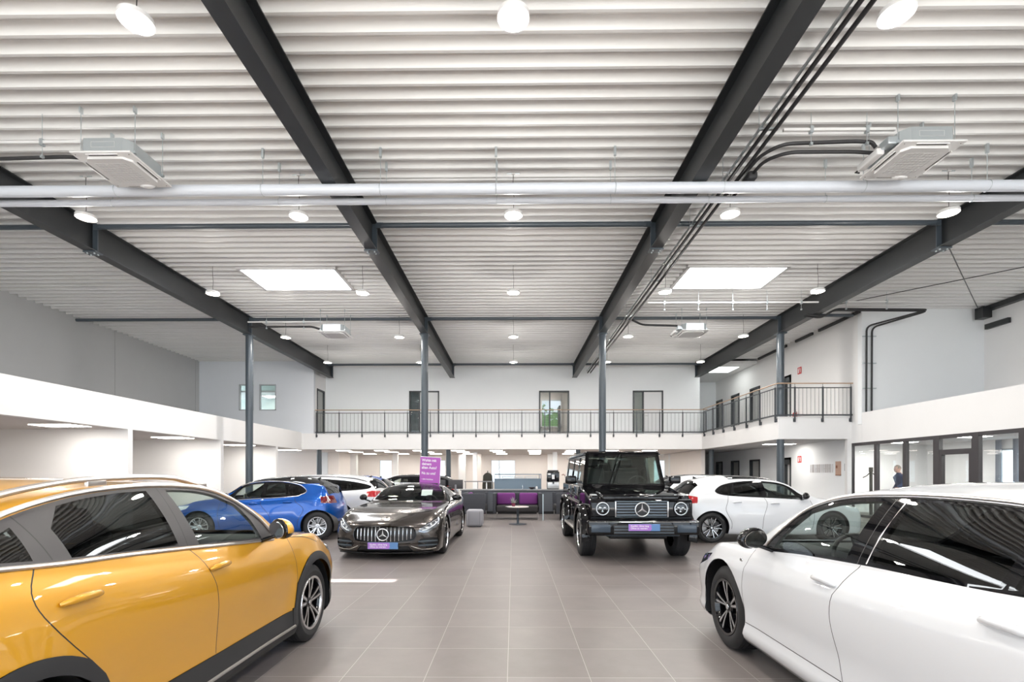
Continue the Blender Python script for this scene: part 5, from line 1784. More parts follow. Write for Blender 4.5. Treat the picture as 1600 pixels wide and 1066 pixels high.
ld = bpy.data.lights.new('lamp_light', 'AREA'); ld.shape = 'DISK'; ld.size = .3; ld.energy = 98; ld.color = (1.0, .955, .90)
lp = bpy.data.lights.new('lamp_glow', 'POINT'); lp.shadow_soft_size = .06; lp.energy = 65; lp.color = (1.0, .955, .90)
proto = None
def lamp(x, y, lab):
    global proto
    if proto is None:
        proto = lamp_proto(); o = proto; o.location = (x, y, ZL)
    else:
        o = dup(proto, (x, y, ZL))
    tag(o, lab, 'lamp', 'pendant lamps')
    l = bpy.data.objects.new('lamp_light', ld); COL.objects.link(l); l.location = (x, y, ZL - .02)
    l = bpy.data.objects.new('lamp_glow', lp); COL.objects.link(l); l.location = (x, y, ZL - .11)
    return o
for j, y in enumerate(rows):
    for i in (-2, -1, 0, 1, 2):
        if j == 0 and abs(i) == 2: continue
        x = i * 4.09
        yy = y
        lamp(x, yy, 'round glowing pendant lamp, %s row, %s column' % (rown[j], coln[i]))
for y in (1.2, -2.9):  # extra lamps out of view, added to light the near end
    for i in (-1, 0, 1):
        l = bpy.data.objects.new('lamp_light', ld); COL.objects.link(l); l.location = (i * 4.09, y, ZL - .02)
        o = dup(proto, (i * 4.09, y, ZL)); o['label'] = 'unseen pendant lamp added for light above the entrance, %s row, %s column' % ('front' if y > 0 else 'rear', coln[i])

# ------------------------------------------------------------------ air conditioning cassettes
CZ = EYE + 4.85
def cassette(x, y, lab, box_side=0):
    root = tag(empty('air_conditioner', (x, y, CZ)), lab, 'air conditioner', 'ceiling cassettes')
    s = .465
    b = MB()
    b.rbox(-s, s, -s, s, 0, .03, .010, PWHITE)
    b.build('cover_panel', root)
    b = MB()
    b.prism([(-.36, -.27), (-.27, -.36), (.27, -.36), (.36, -.27), (.36, .27), (.27, .36), (-.27, .36), (-.36, .27)], -.035, .002, PWHITE, axis='z')
    g = b.build('intake_grille', root)
    b = MB()
    for k in range(9):
        t = -.24 + .06 * k
        b.box(-.25, .25, t - .002, t + .002, -.038, -.034, mat('grille_line_grey', (.55, .55, .55, 1), .5)); b.box(t - .002, t + .002, -.25, .25, -.038, -.034, mat('grille_line_grey', (.55, .55, .55, 1), .5))
    b.build('grille_lines', g)
    for k in range(4):
        M = Matrix.Rotation(k * pi / 2, 4, 'Z')
        b = MB(); b.box(-.22, .22, -.415, -.385, -.006, .002, BLACK, M); b.box(-.24, .24, -.43, -.418, -.012, .002, PWHITE, M)
        b.build('air_outlet', root)
        b = MB(); b.box(-.005, .005, -.005, .005, -.004, .0, BLACK, M @ Matrix.Translation((.41, -.41, 0))); b.build('corner_screw', root)
    b = MB()
    b.lathe([(.001, -.06), (.08, -.055), (.12, -.035), (.125, 0)], PWHITE, 24, M=Matrix.Translation((.12, .37, 0)) @ Matrix.Diagonal((1, .45, 1, 1)))
    b.build('sensor', root)
    b = MB()
    b.prism([(-.30, -.40), (.30, -.40), (.40, -.30), (.40, .30), (.30, .40), (-.30, .40), (-.40, .30), (-.40, -.30)], .03, .26, ZINC, axis='z')
    for z in (.24,):
        b.box(-.18, .18, -.404, -.40, .12, .122, PWHITE); b.box(-.18, .18, -.404, -.40, .20, .202, PWHITE); b.box(-.18, -.178, -.404, -.40, .12, .20, PWHITE); b.box(.178, .18, -.404, -.40, .12, .20, PWHITE)
    b.build('casing', root)
    for (a_, c_) in ((-.42, -.30), (.42, -.30), (-.42, .30), (.42, .30)):
        b = MB(); b.tube([(a_, c_, .10), (a_, c_, ZC - CZ)], .006, ZINC, 6); b.box(a_ - .02, a_ + .02, c_ - .02, c_ + .02, .08, .12, ZINC); b.box(a_ - .012, a_ + .012, c_ - .03, c_ + .03, ZC - CZ - .09, ZC - CZ, ZINC)
        b.build('hanging_rod', root)
    if box_side:
        b = MB(); b.rbox(-.62, -.50, -.15, .30, .02, .12, .02, PWHITE); b.rbox(-.56, -.41, -.30, -.10, .08, .2, .02, ZINC); b.build('drain_pump', root)
        b = MB(); b.tube([(-.56, .30, .07), (-.60, .36, .04), (-.58, .30, .0)], .014, RUBBERHOSE, 8); b.build('drain_hose', root)
    return root
cassette(-6.24, 7.92, 'white ceiling air conditioner hanging at the upper left, nearer one')
cassette(6.15, 7.80, 'white ceiling air conditioner hanging at the upper right, nearer one with pump box', 1)
cassette(-6.20, 17.35, 'small distant air conditioner left of the second tall column')
cassette(6.15, 17.35, 'small distant air conditioner right of the third tall column', 1)

# ------------------------------------------------------------------ pipes and trays
def run(name, pts, r, m, lab, cat='pipe', group=None, n=8):
    b = MB(); b.tube(pts, r, m, n)
    return tag(b.build(name), lab, cat, group)
def bend(pts, n=6):
    """round the corners of a polyline"""
    out = [Vector(pts[0])]
    for i in range(1, len(pts) - 1):
        p = Vector(pts[i]); a_ = Vector(pts[i - 1]); c_ = Vector(pts[i + 1])
        d = min(.18, (a_ - p).length * .45, (c_ - p).length * .45)
        s_ = p + (a_ - p).normalized() * d; e_ = p + (c_ - p).normalized() * d
        for k in range(n + 1):
            t = k / n
            out.append(s_.lerp(p, t).lerp(p.lerp(e_, t), t))
    out.append(Vector(pts[-1]))
    return out
HP = EYE + 5.25
XP = 3.92
for k, (dx, lab) in enumerate(((-.07, 'left'), (.07, 'right'))):
    run('refrigerant_pipe', [(XP + dx, Y0 + .1, HP), (XP + dx, 25.9, HP)], .03, RUBBERHOSE, 'black insulated pipe along the right middle beam, %s one of the pair' % lab, group='long insulated pipes')
b = MB()
for dx in (-.12, .0, ):
    b.box(XP + dx - .015, XP + dx + .015, Y0 + .1, 25.8, HP + .06, HP + .09, ZINC)
root = tag(empty('pipe_support_rail', (0, 0, 0)), 'grey double rail hanging above the long black pipes', 'rail')
b.build('rails', root)
for k in range(9):
    y = 1.7 + 3.0 * k
    b = MB(); b.box(XP - .16, XP + .14, y - .02, y + .02, HP + .03, HP + .06, ZINC)
    for a_ in (-.15, .13): b.tube([(XP + a_, y, HP + .03), (XP + a_, y, ZC)], .005, ZINC, 6)
    b.build('hanger', root)
YP = 7.95
run('refrigerant_pipe', bend([(XP + .05, 9.3, HP - .05), (XP + .12, YP + .25, HP - .04), (XP + .35, YP, HP - .02), (5.4, YP - .02, HP), (5.62, YP - .06, HP - .04), (5.69, YP - .05, CZ + .28)]), .028, RUBBERHOSE, 'black pipe branching right to the nearer right air conditioner, upper one', group='branch pipes at the right')
run('refrigerant_pipe', bend([(XP + .18, 9.4, HP - .07), (XP + .22, YP + .35, HP - .07), (XP + .45, YP + .05, HP - .12), (5.4, YP + .05, HP - .12), (5.70, YP + .02, HP - .16)]), .028, RUBBERHOSE, 'black pipe branching right to the nearer right air conditioner, lower one', group='branch pipes at the right')
b = MB(); b.rbox(XP + .125, XP + .29, 8.62, 8.95, HP - .16, HP - .02, .04, RUBBERHOSE); tag(b.build('pipe_branch_joint'), 'black wrapped pipe joint beside the right middle beam', 'pipe joint')
def support_rail(xa, xb, y, z, lab, hang=2):
    root = tag(empty('support_rail', ((xa + xb) / 2, y, z)), lab, 'rail', 'white support rails')
    h = (xb - xa) / 2
    b = MB(); b.box(-h, h, -.02, .02, -.02, .02, PWHITE); b.build('rail_bar', root)
    for k in range(hang):
        x = -h + (2 * h) * (k + .5) / hang
        b = MB(); b.tube([(x, 0, -.22), (x, 0, ZC - z)], .005, ZINC, 6); b.box(x - .025, x + .025, -.03, .03, -.05, .05, ZINC); b.box(x - .02, x + .02, -.02, .02, -.24, -.20, ZINC); b.build('hanger', root)
support_rail(XP + .3, 5.95, YP - .1, HP + .13, 'thin white rail above the branch pipes near the right air conditioner')
support_rail(-9.3, -6.75, 7.75, HP - .05, 'thin white rail at the left above the pipe to the left air conditioner')
run('refrigerant_pipe', bend([(-9.35, 7.95, HP - .20), (-7.1, 7.90, HP - .18), (-6.75, 7.86, HP - .24), (-6.70, 7.80, CZ + .16)]), .028, RUBBERHOSE, 'black pipe running in from the left to the left air conditioner')
run('refrigerant_pipe', bend([(-9.2, 17.3, HP - .12), (-7.0, 17.3, HP - .12), (-6.75, 17.3, HP - .2), (-6.66, 17.3, CZ + .2)]), .035, RUBBERHOSE, 'black pipe to the distant left air conditioner')
support_rail(-9.2, -6.6, 17.2, HP + .02, 'thin pale rail beside the distant left air conditioner')
run('refrigerant_pipe', bend([(XP + .1, 16.9, HP - .05), (XP + .5, 17.2, HP - .12), (5.4, 17.3, HP - .12), (5.66, 17.3, CZ + .27)]), .035, RUBBERHOSE, 'black pipe to the distant right air conditioner')
support_rail(XP + .2, 9.35, 15.4, HP + .02, 'long thin white rail crossing the right bay to the outer beam', 5)
support_rail(9.7, 12.2, 15.6, HP + .10, 'short white rail right of the outer right beam')
for k, dx in enumerate((0, .13)):
    run('wall_pipe', bend([(9.2, 15.75 + dx, HP - .25), (9.75, 15.8 + dx, ZB - .05 - .02), (10.2, 15.9 + dx, HP - .02), (13.2 + dx * .6, 16.0 + dx, HP - .02), (12.06 + dx * 1.4, 17.17, EYE + 5.05 - dx * .3), (12.06 + dx * 1.4, 17.19, 3.61)]), .03, RUBBERHOSE, 'black pipe turning down the white front wall at the right, %s' % ('outer left one' if k == 0 else 'inner right one'), group='pipes down the right wall')
for z in (6.20, 5.28, 4.42):
    b = MB(); b.box(11.96, 12.42, 17.20, 17.249, z - .015, z + .015, ZINC); tag(b.build('pipe_clamp'), 'metal clamp on the wall pipes, %s of three' % ('top' if z > 6 else 'middle' if z > 5 else 'bottom'), 'clamp', 'wall pipe clamps')
# two pale tubes hanging across the whole hall
for (y, z, r, lab, hx) in ((8.62, EYE + 4.93, .090, 'thick pale tube hanging across the whole hall', (-6.9, -4.35, -2.3, -.30, 1.75, 3.6, 6.0, 8.1)), (9.02, EYE + 4.94, .055, 'thinner pale tube hanging just behind the thick one', (-7.3, -4.25, -2.3, -.3, 1.75, 3.5, 5.6, 8.2))):
    root = tag(empty('hanging_tube', (0, y, z)), lab, 'tube', 'pale tubes across the hall')
    tm = mat('pale_tube_coating', (.70, .74, .80, 1), .35)
    b = MB(); b.tube([(XL + .1, 0, 0), (XRF - .1, 0, 0)], r, tm, 24); b.build('tube', root)
    for x in hx:
        b = MB(); b.tube([(x, 0, r), (x, 0, ZC - z)], .006, ZINC, 6); b.box(x - .02, x + .02, -.02, .02, ZC - z - .16, ZC - z, ZINC)
        n_ = 20; b.tube([(x, cos(2 * pi * k / n_) * (r + .004), sin(2 * pi * k / n_) * (r + .004)) for k in range(n_ + 1)], .004, ZINC, 6, False)
        b.build('hanging_rod', root)
# thin cable trunking high in the middle bay
b = MB(); b.box(BX[1] + .15, BX[2] - .15, 9.5, 9.53, ZC - .05, ZC - .02, PWHITE); tag(b.build('cable_trunking'), 'thin pale cable trunking on the ceiling behind the hanging tubes', 'trunking')

# ------------------------------------------------------------------ panel lights in the low ceilings
ORD = ('first', 'second', 'third', 'fourth', 'fifth', 'sixth', 'seventh', 'eighth', 'ninth', 'tenth', 'eleventh', 'twelfth', 'thirteenth', 'fourteenth', 'fifteenth', 'sixteenth', 'seventeenth', 'eighteenth', 'nineteenth', 'twentieth', 'twenty-first', 'twenty-second', 'twenty-third', 'twenty-fourth', 'twenty-fifth', 'twenty-sixth', 'twenty-seventh', 'twenty-eighth')
for (x, y, lab) in ((-11.45, 12.5, 'in the nearest left bay'), (-11.5, 8.2, 'in the bay beside the viewer at the left'), (-11.5, 16.75, 'in the second left bay, near its edge'), (-13.6, 14.8, 'deep in the second left bay'), (-13.4, 10.6, 'deep in the nearest left bay'), (-11.6, 21.0, 'in the third left bay'), (-13.6, 19.2, 'deep in the third left bay'), (-11.5, 25.4, 'at the far end of the left bays'), (-13.6, 23.6, 'deep in the farthest left bay')):
    panel_light(x, y, ZS, 1.05, .62, 'rectangular ceiling light %s' % lab, 'lights in the left bays')
rw = ('front', 'middle', 'rear')
for j, y in enumerate((26.1, 27.8, 30.2)):
    for i in range(9):
        x = -8.9 + 2.0 * i + .1 * j
        if x > 8.8: continue
        panel_light(x, y, ZS, .66, .5, 'rectangular light under the back gallery, %s row, %s from the left' % (rw[j], ORD[i]), 'lights under the back gallery')
for (x, y) in ((13.6, 9.5), (13.6, 12.4), (13.6, 15.2), (13.6, 17.9)):
    panel_light(x, y, 2.62, 1.1, .6, 'flat ceiling light inside the glazed office, %s' % {9.5: 'nearest', 12.4: 'second', 15.2: 'third', 17.9: 'farthest'}[y], 'lights in the glazed office', OFFE)
panel_light(10.9, 20.6, ZS, 1.1, .5, 'long flat light under the right gallery', 'light under the right gallery')

# ------------------------------------------------------------------ glazed office front
GXO = 11.96
FRW = mat('brown_black_frame', (.040, .036, .040, 1), .4)
posts = [17.83, 16.62, 15.40, 14.25, 13.06, 11.88, 10.7, 9.5, 8.3, 7.1, 5.9, 4.7]
root = struct(empty('window_9', (GXO, posts[-1], 0)))
b = MB()
b.box(GXO, GXO + .10, Y0, 17.88, 2.47, 2.57, FRW); b.box(GXO, GXO + .10, Y0, 17.88, 0, .08, FRW)
f_ = b.build('window_frame', None); struct(f_)
for i, y in enumerate(posts):
    w_ = .06 if i not in (3, 4) else .10
    b = MB(); b.box(GXO - .005, GXO + .105, y - w_, y + w_, 0, 2.565, FRW); o = b.build('window_post', root); o.location = (-GXO, -posts[-1], 0)
b = MB(); b.box(GXO, GXO + .10, 13.06, 14.25, 2.02, 2.16, FRW); b.box(GXO - .002, GXO + .10, 13.16, 13.24, .05, 2.05, FRW); b.box(GXO - .002, GXO + .10, 14.07, 14.15, .05, 2.05, FRW)
o = b.build('door_frame', root); o.location = (-GXO, -posts[-1], 0)
for i in range(len(posts) - 1):
    b = MB(); b.box(GXO + .045, GXO + .053, posts[i + 1] + .05, posts[i] - .05, .08, 2.47, GL_PANE); o = b.build('pane', root); o.location = (-GXO, -posts[-1], 0)
# office window with curtains
root = struct(empty('window_10', (XRF, 16.17, .9)))
b = MB()
for q in ((-.62, .62, 0, .06), (-.62, .62, 1.36, 1.42), (-.62, -.55, 0, 1.42), (.55, .62, 0, 1.42), (-.04, .04, 0, 1.42)):
    b.box(.02, .12, q[0], q[1], q[2], q[3], mat('grey_window_frame', (.42, .44, .46, 1), .5))
b.build('window_frame', root)
b = MB(); b.box(.06, .07, -.56, .56, .05, 1.37, GL_PANE); b.build('pane', root)
for (ya, yb_, lab) in ((16.55, 16.72, 'grey curtain at the far side of the office window'), (16.0, 16.14, 'grey curtain hanging in the middle of the office window')):
    b = MB()
    n_ = 12
    pts = [(XRF - .10 + .03 * sin(k * 1.9), ya + (yb_ - ya) * k / n_) for k in range(n_ + 1)]
    vs_ = []; fs = []
    for (x, y) in pts: vs_ += [(x, y, .03), (x, y, 2.61)]
    for k in range(n_): fs.append((2 * k, 2 * k + 1, 2 * k + 3, 2 * k + 2))
    b.add(vs_, fs, mat('grey_curtain', (.30, .33, .38, 1), .9)); tag(b.build('curtain'), lab, 'curtain', 'office curtains')
# rope barrier post
root = tag(empty('barrier_post', (12.62, 17.75, 0)), 'dark post with two drooping belts behind the first office pane', 'post')
pm_ = mat('dark_olive_metal', (.05, .048, .035, 1), .5)
b = MB(); b.lathe([(.001, 0), (.17, 0), (.17, .03), (.05, .05), (.05, 1.55), (.065, 1.56), (.065, 1.72), (.001, 1.72)], pm_, 20); b.build('post_shaft', root)
for sg in (-1, 1):
    b = MB(); b.tube([(sg * .05, 0, 1.52), (sg * .15, 0, 1.42), (sg * .28, 0, 1.36)], .018, pm_, 8); b.build('belt', root)

# signs and small things on the right wing wall
REDS = mat('sign_red', (.55, .03, .03, 1), .5)
def fire_sign(z, lab):
    root = tag(empty('fire_sign', (XR - .01, 20.95, z)), lab, 'sign', 'fire extinguisher signs')
    b = MB(); b.box(-.012, 0, -.13, .13, -.14, .14, REDS); b.build('sign_board', root)
    b = MB()
    b.box(-.016, -.012, .03, .09, -.10, .05, PAPER); b.box(-.016, -.012, .045, .075, .05, .08, PAPER); b.box(-.016, -.012, -.01, .06, .08, .10, PAPER)
    b.box(-.016, -.012, -.09, -.05, -.09, .09, PAPER); b.box(-.016, -.012, -.09, -.02, .02, .05, PAPER)
    b.build('pictogram', root)
fire_sign(5.80, 'small red fire extinguisher sign on the upper right gallery wall')
fire_sign(2.10, 'small red fire extinguisher sign on the lower right wall')
root = tag(empty('fire_extinguisher', (XR - .13, 21.1, ZM + .06)), 'red fire extinguisher on the right gallery behind the railing', 'fire extinguisher')
b = MB(); b.lathe([(.001, 0), (.085, 0), (.09, .02), (.09, .40), (.06, .48), (.025, .50), (.001, .50)], REDS, 20); b.build('cylinder', root)
b = MB(); b.tube([(0, 0, .50), (0, 0, .56), (0, -.08, .58)], .015, BLACK, 8); b.tube([(0, -.02, .54), (0, -.14, .50), (0, -.13, .25), (0, -.11, .12)], .012, BLACK, 8); b.build('valve_and_hose', root)
b = MB(); b.box(XR - .022, XR, 18.33, 18.62, 1.43, 1.95, mat('tan_poster', (.52, .34, .26, 1), .6)); b.box(XR - .024, XR - .022, 18.50, 18.60, 1.70, 1.80, mat('poster_brown', (.25, .10, .05, 1), .6)); b.box(XR - .025, XR, 18.33, 18.62, 1.43, 1.46, mat('poster_brown', (.25, .10, .05, 1), .6))
tag(b.build('poster'), 'tan poster with a brown spot on the lower right wall', 'poster')
b = MB(); b.box(XR - .03, XR, 18.02, 18.10, 1.60, 1.86, DGREY); tag(b.build('wall_switch'), 'narrow dark switch panel right of the tan poster', 'switch')
root = tag(empty('wall_lettering', (XR, 19.5, 1.7)), 'pale raised lettering on the lower right wall left of the tan poster', 'lettering')
b = MB()
y = .70
for wd_ in (.05, .07, .06, .09, .08, .06, .05, .10, .07, .09, .06, .05):
    b.box(-.022, 0, y - .022, y, -.16, .16, mat('pale_letter', (.66, .64, .64, 1), .5))
    if wd_ > .06: b.box(-.022, 0, y - wd_, y - .022, -.012, .012, mat('pale_letter', (.66, .64, .64, 1), .5)); b.box(-.022, 0, y - wd_ - .02, y - wd_, -.16, .16, mat('pale_letter', (.66, .64, .64, 1), .5))
    y -= wd_ + .055
b.build('letters', root)
b = MB(); b.box(xw(1098, YG) - .1, xw(1098, YG) + .06, YG - .03, YG, 2.86, 3.0, PWHITE); tag(b.build('wall_speaker'), 'small pale box on the gallery fascia near the right corner', 'speaker', 'fascia boxes')
b = MB(); b.box(xw(469, YG) - .08, xw(469, YG) + .08, YG - .03, YG, 2.86, 3.0, PWHITE); tag(b.build('wall_speaker'), 'small pale box on the gallery fascia near the left corner', 'speaker', 'fascia boxes')

# ------------------------------------------------------------------ sign on the sports car roof
root = tag(empty('roof_sign', (-1.955, 11.62, 1.275)), 'purple sign with white lettering standing on the grey sports car roof', 'sign')
root.rotation_euler = (radians(4), radians(3), 0)
b = MB()
for k in range(12): pass
b.prism([(-.235, .005), (.0, .0), (.235, -.018), (.235, .60), (-.235, .60)], -.008, .008, PURPLE, axis='y'); b.build('sign_board', root)
b = MB(); b.box(-.24, .24, -.010, .010, .60, .612, PAPER); b.box(.235, .245, -.010, .010, 0, .61, PAPER); b.build('sign_edge', root)
b = MB(); b.box(-.20, .20, -.05, .05, -.03, .004, BLACK); b.build('sign_foot', root)
MT = Matrix.Rotation(radians(90), 4, 'X')
for (z, t, s_) in ((.525, 'Wohin mit', .088), (.44, 'deinem', .088), (.355, 'alten Auto?', .088), (.225, 'Na zu uns!', .088), (.085, '– dein Autohaus', .048)):
    text_obj('sign_lettering', t, Matrix.Translation((-.195, -.0085, z)) @ MT, s_, PAPER, root, sx=.86)

# ------------------------------------------------------------------ lounge
SOFA = mat('dark_sofa_fabric', (.030, .028, .030, 1), .85, bump=.2, nscale=60)
SOFAG = mat('slate_sofa_shell', (.045, .048, .058, 1), .8)
CUSH = mat('purple_cushion_fabric', (.16, .030, .18, 1), .85, bump=.2, nscale=50)
def sofa(x, y, rz, lab, w_=1.55, cushions=True):
    root = tag(empty('sofa', (x, y, 0), rz), lab, 'sofa', 'lounge sofas')
    h = w_ / 2
    b = MB(); b.rbox(-h + .06, h - .06, -.36, .30, .24, .46, .05, SOFA); b.build('seat', root)
    b = MB(); b.rbox(-h, h, .28, .38, .20, .86, .03, SOFAG); b.build('backrest', root)
    for sg in (-1, 1):
        b = MB(); b.rbox(sg * h - .05, sg * h + .05, -.38, .38, .20, .86, .03, SOFAG); b.build('side_panel', root)
        for yy in (-.33, .33):
            b = MB(); b.tube([(sg * (h - .08), yy, 0), (sg * (h - .08), yy, .24)], .012, CHROME, 8); b.build('leg', root)
    if cushions:
        for sg in (-1, 1):
            b = MB(); b.rbox(sg * h / 2 - .31, sg * h / 2 + .31, .12, .27, .46, .85, .06, CUSH, seg=4); b.build('back_cushion', root)
    return root
sofa(.13, 16.55, 0, 'dark two-seat sofa with two purple cushions facing the camera', 1.50)
sofa(-1.28, 16.75, radians(90), 'dark sofa seen from its end, left of the purple cushions', 1.5)
sofa(1.75, 16.75, radians(-90), 'dark sofa seen from its end, mostly behind the boxy black car', 1.5)
POUF = mat('light_grey_pouf_fabric', (.33, .33, .36, 1), .9, bump=.2, nscale=60)
for (x, y, lab) in ((-1.09, 14.15, 'light grey square pouf beside the grey sports car'), (1.60, 14.3, 'light grey pouf half hidden behind the boxy black car')):
    root = tag(empty('pouf', (x, y, 0)), lab, 'pouf', 'grey poufs')
    b = MB(); b.rbox(-.235, .235, -.235, .235, .015, .48, .07, POUF, seg=5); b.build('cushion_body', root)
    b = MB()
    for sg in (-1, 1):
        b.tube([(sg * .15, -.238, .05), (sg * .155, -.240, .25), (sg * .15, -.238, .44)], .005, mat('seam_grey', (.2, .2, .22, 1), .9), 6)
    b.build('seam_piping', root)
    b = MB(); b.box(-.18, .18, -.18, .18, 0, .02, BLACK); b.build('base', root)
root = tag(empty('side_table', (.13, 14.75, 0)), 'low round table with a white top between the sofas', 'table')
b = MB(); b.lathe([(.001, .505), (.32, .505), (.325, .515), (.32, .525), (.001, .525)], mat('table_top_white', (.75, .70, .68, 1), .3), 40); b.build('table_top', root)
b = MB(); b.lathe([(.001, .02), (.04, .02), (.035, .06), (.035, .505), (.001, .505)], COLM, 20); b.build('leg', root)
b = MB(); b.lathe([(.001, 0), (.26, 0), (.26, .012), (.05, .022), (.001, .022)], COLM, 32); b.build('foot_plate', root)
root = tag(empty('potted_plant', (.0, 14.75, .525)), 'small silvery plant in a dark red pot on the round table', 'plant')
b = MB(); b.lathe([(.001, 0), (.045, 0), (.055, .10), (.048, .10), (.001, .09)], mat('dark_red_pot', (.16, .02, .05, 1), .4), 16); b.build('pot', root)
b = MB()
lf_ = mat('silver_green_leaf', (.36, .40, .36, 1), .6)
for k in range(46):
    a_ = random.random() * 2 * pi; e_ = .25 + random.random() * 1.2; l_ = .10 + random.random() * .12
    d = Vector((cos(a_) * cos(e_), sin(a_) * cos(e_), sin(e_))); q = Vector((-sin(a_), cos(a_), 0)) * .012
    p0 = Vector((0, 0, .09)); b.add([p0, p0 + d * l_ * .5 + q, p0 + d * l_, p0 + d * l_ * .5 - q], [(0, 1, 2, 3)], lf_)
b.build('leaves', root)
for (x, y, r, lab, col) in ((.26, 14.66, .4, 'open magazine on the right of the round table', (.62, .50, .50, 1)), (-.12, 14.62, -.3, 'magazine on the left of the round table', (.66, .60, .60, 1))):
    b = MB(); b.box(-.10, .10, -.07, .07, 0, .008, mat('magazine_%d' % int(x * 100 + 50), col, .4)); o = b.build('magazine'); o.location = (x, y, .5255); o.rotation_euler = (0, 0, r); tag(o, lab, 'magazine', 'magazines')
# flyer stand beside the sofa
b = MB(); b.box(.935, .965, 16.0, 16.03, .0, .84, mat('pale_blue_panel', (.55, .66, .72, 1), .3)); tag(b.build('glass_panel'), 'pale upright panel at the right end of the purple cushioned sofa', 'panel')

# ------------------------------------------------------------------ reception counter
CNT = mat('slate_counter_front', (.10, .108, .125, 1), .5)
CNTT = mat('grey_worktop', (.26, .26, .27, 1), .3)
root = tag(empty('counter', (.12, 18.75, 0)), 'long slate grey reception counter with drawers behind the sofas', 'counter')
b = MB(); b.box(-2.05, 2.75, -.25, .45, .10, .87, CNT); b.build('counter_body', root)
b = MB(); b.box(-1.98, 2.70, -.19, .40, 0, .10, BLACK); b.build('plinth', root)
b = MB(); b.box(-2.10, 2.80, -.30, .50, .872, .91, CNTT); b.build('worktop', root)
for i, (xa, xb) in enumerate(((-2.02, -1.05), (-1.03, -.06), (-.04, .93), (1.30, 1.98), (2.0, 2.7))):
    for (za, zb_) in ((.52, .85), (.14, .50)):
        b = MB(); b.box(xa, xb, -.272, -.25, za, zb_, CNT); d = b.build('drawer', root)
        b = MB(); b.box(xa + .1, xb - .1, -.276, -.272, zb_ - .025, zb_ - .015, BLACK); b.build('drawer_grip', d)
root = tag(empty('splash_panel', (.18, 20.2, 0)), 'blue grey back panel with a translucent cup shelf behind the counter', 'panel')
BG = mat('blue_grey_panel', (.16, .22, .28, 1), .4)
b = MB(); b.box(-.95, .95, 0, .06, .0, 1.28, BG); b.build('panel_board', root)
b = MB(); b.box(-.95, .95, -.02, .18, 1.28, 1.30, BG); b.box(-.95, .95, 0, .18, 1.46, 1.49, BG)
for x in (-.95, -.72, .86, .93): b.box(x, x + .02, 0, .16, 1.30, 1.46, BG)
b.build('shelf', root)
k = 0
for x in [-.62 + .052 * i for i in range(28)]:
    if -.20 < x < -.16 or .22 < x < .27: continue
    root2 = tag(empty('cup', (.18 + x, 20.28, 1.30)), 'small white cup on the shelf behind the counter, %s from the left' % ORD[k], 'cup', 'cups on the shelf') if k == 0 else None
    if k == 0:
        b = MB(); b.lathe([(.001, .001), (.016, .001), (.022, .10), (.019, .10), (.014, .008), (.001, .008)], PAPER, 10); b.build('cup_body', root2); cup0 = root2
    else:
        dup(cup0, (.18 + x, 20.28, 1.30), None, 'small white cup on the shelf behind the counter, %s from the left' % ORD[k])
    k += 1
root = tag(empty('coffee_machine', (1.50, 19.0, .911)), 'black and silver coffee machine on the counter', 'coffee machine')
b = MB(); b.rbox(-.23, .23, -.2, .24, .28, .66, .02, GLOSSBLK); b.build('machine_body', root)
b = MB(); b.rbox(-.22, .22, -.22, .22, .02, .27, .02, mat('brushed_steel', (.6, .6, .6, 1), .35, metal=.8)); b.build('drip_tray_housing', root)
b = MB(); b.box(-.05, .05, -.205, -.20, .38, .55, PAPER); b.box(-.21, -.10, -.206, -.20, .54, .60, PAPER); b.build('display', root)
b = MB(); b.box(-.03, .03, -.25, -.18, .20, .32, CHROME); b.build('spout', root)
b = MB(); b.rbox(-.2, .2, -.15, .2, .66, .72, .02, mat('smoked_hopper', (.08, .08, .08, 1), .2)); b.build('bean_hopper', root)
b = MB(); b.box(-.21, .21, -.19, .21, 0, .02, BLACK); b.build('foot', root)
root = tag(empty('potted_plant', (1.98, 19.0, .911)), 'thin arching orchid right of the coffee machine', 'plant')
b = MB(); b.lathe([(.001, 0), (.05, 0), (.065, .12), (.055, .12), (.001, .10)], PWHITE, 16); b.build('pot', root)
b = MB(); b.tube([(0, 0, .1), (.01, 0, .35), (-.03, 0, .52), (-.12, 0, .55)], .007, mat('stem_brown', (.15, .12, .06, 1), .7), 6)
for (x, z) in ((-.03, .53), (-.08, .56), (-.12, .54)): b.rbox(x - .025, x + .025, -.01, .01, z - .02, z + .02, .008, mat('orchid_bloom', (.35, .22, .2, 1), .6))
b.build('flower_stem', root)
for (x, s_, m, nm, lab) in ((.35, (.012, .16), CHROME, 'tap', 'slim chrome tap on the counter'), (-1.02, (.022, .26), PAPER, 'bottle', 'narrow white bottle standing on the counter'), (.88, (.045, .11), PWHITE, 'jug', 'small white jug on the counter')):
    b = MB(); b.lathe([(.001, 0), (s_[0], 0), (s_[0], s_[1] * .75), (s_[0] * .6, s_[1] * .9), (s_[0] * .6, s_[1]), (.001, s_[1])], m, 14); o = b.build(nm); o.location = (x, 18.95, .911); tag(o, lab, nm)
b = MB(); b.lathe([(.001, 0), (.05, 0), (.13, .07), (.125, .075), (.04, .012), (.001, .012)], mat('dark_bowl', (.05, .04, .05, 1), .4), 20); o = b.build('bowl'); o.location = (.70, 18.95, .911); tag(o, 'dark bowl on the counter beside the white jug', 'bowl')
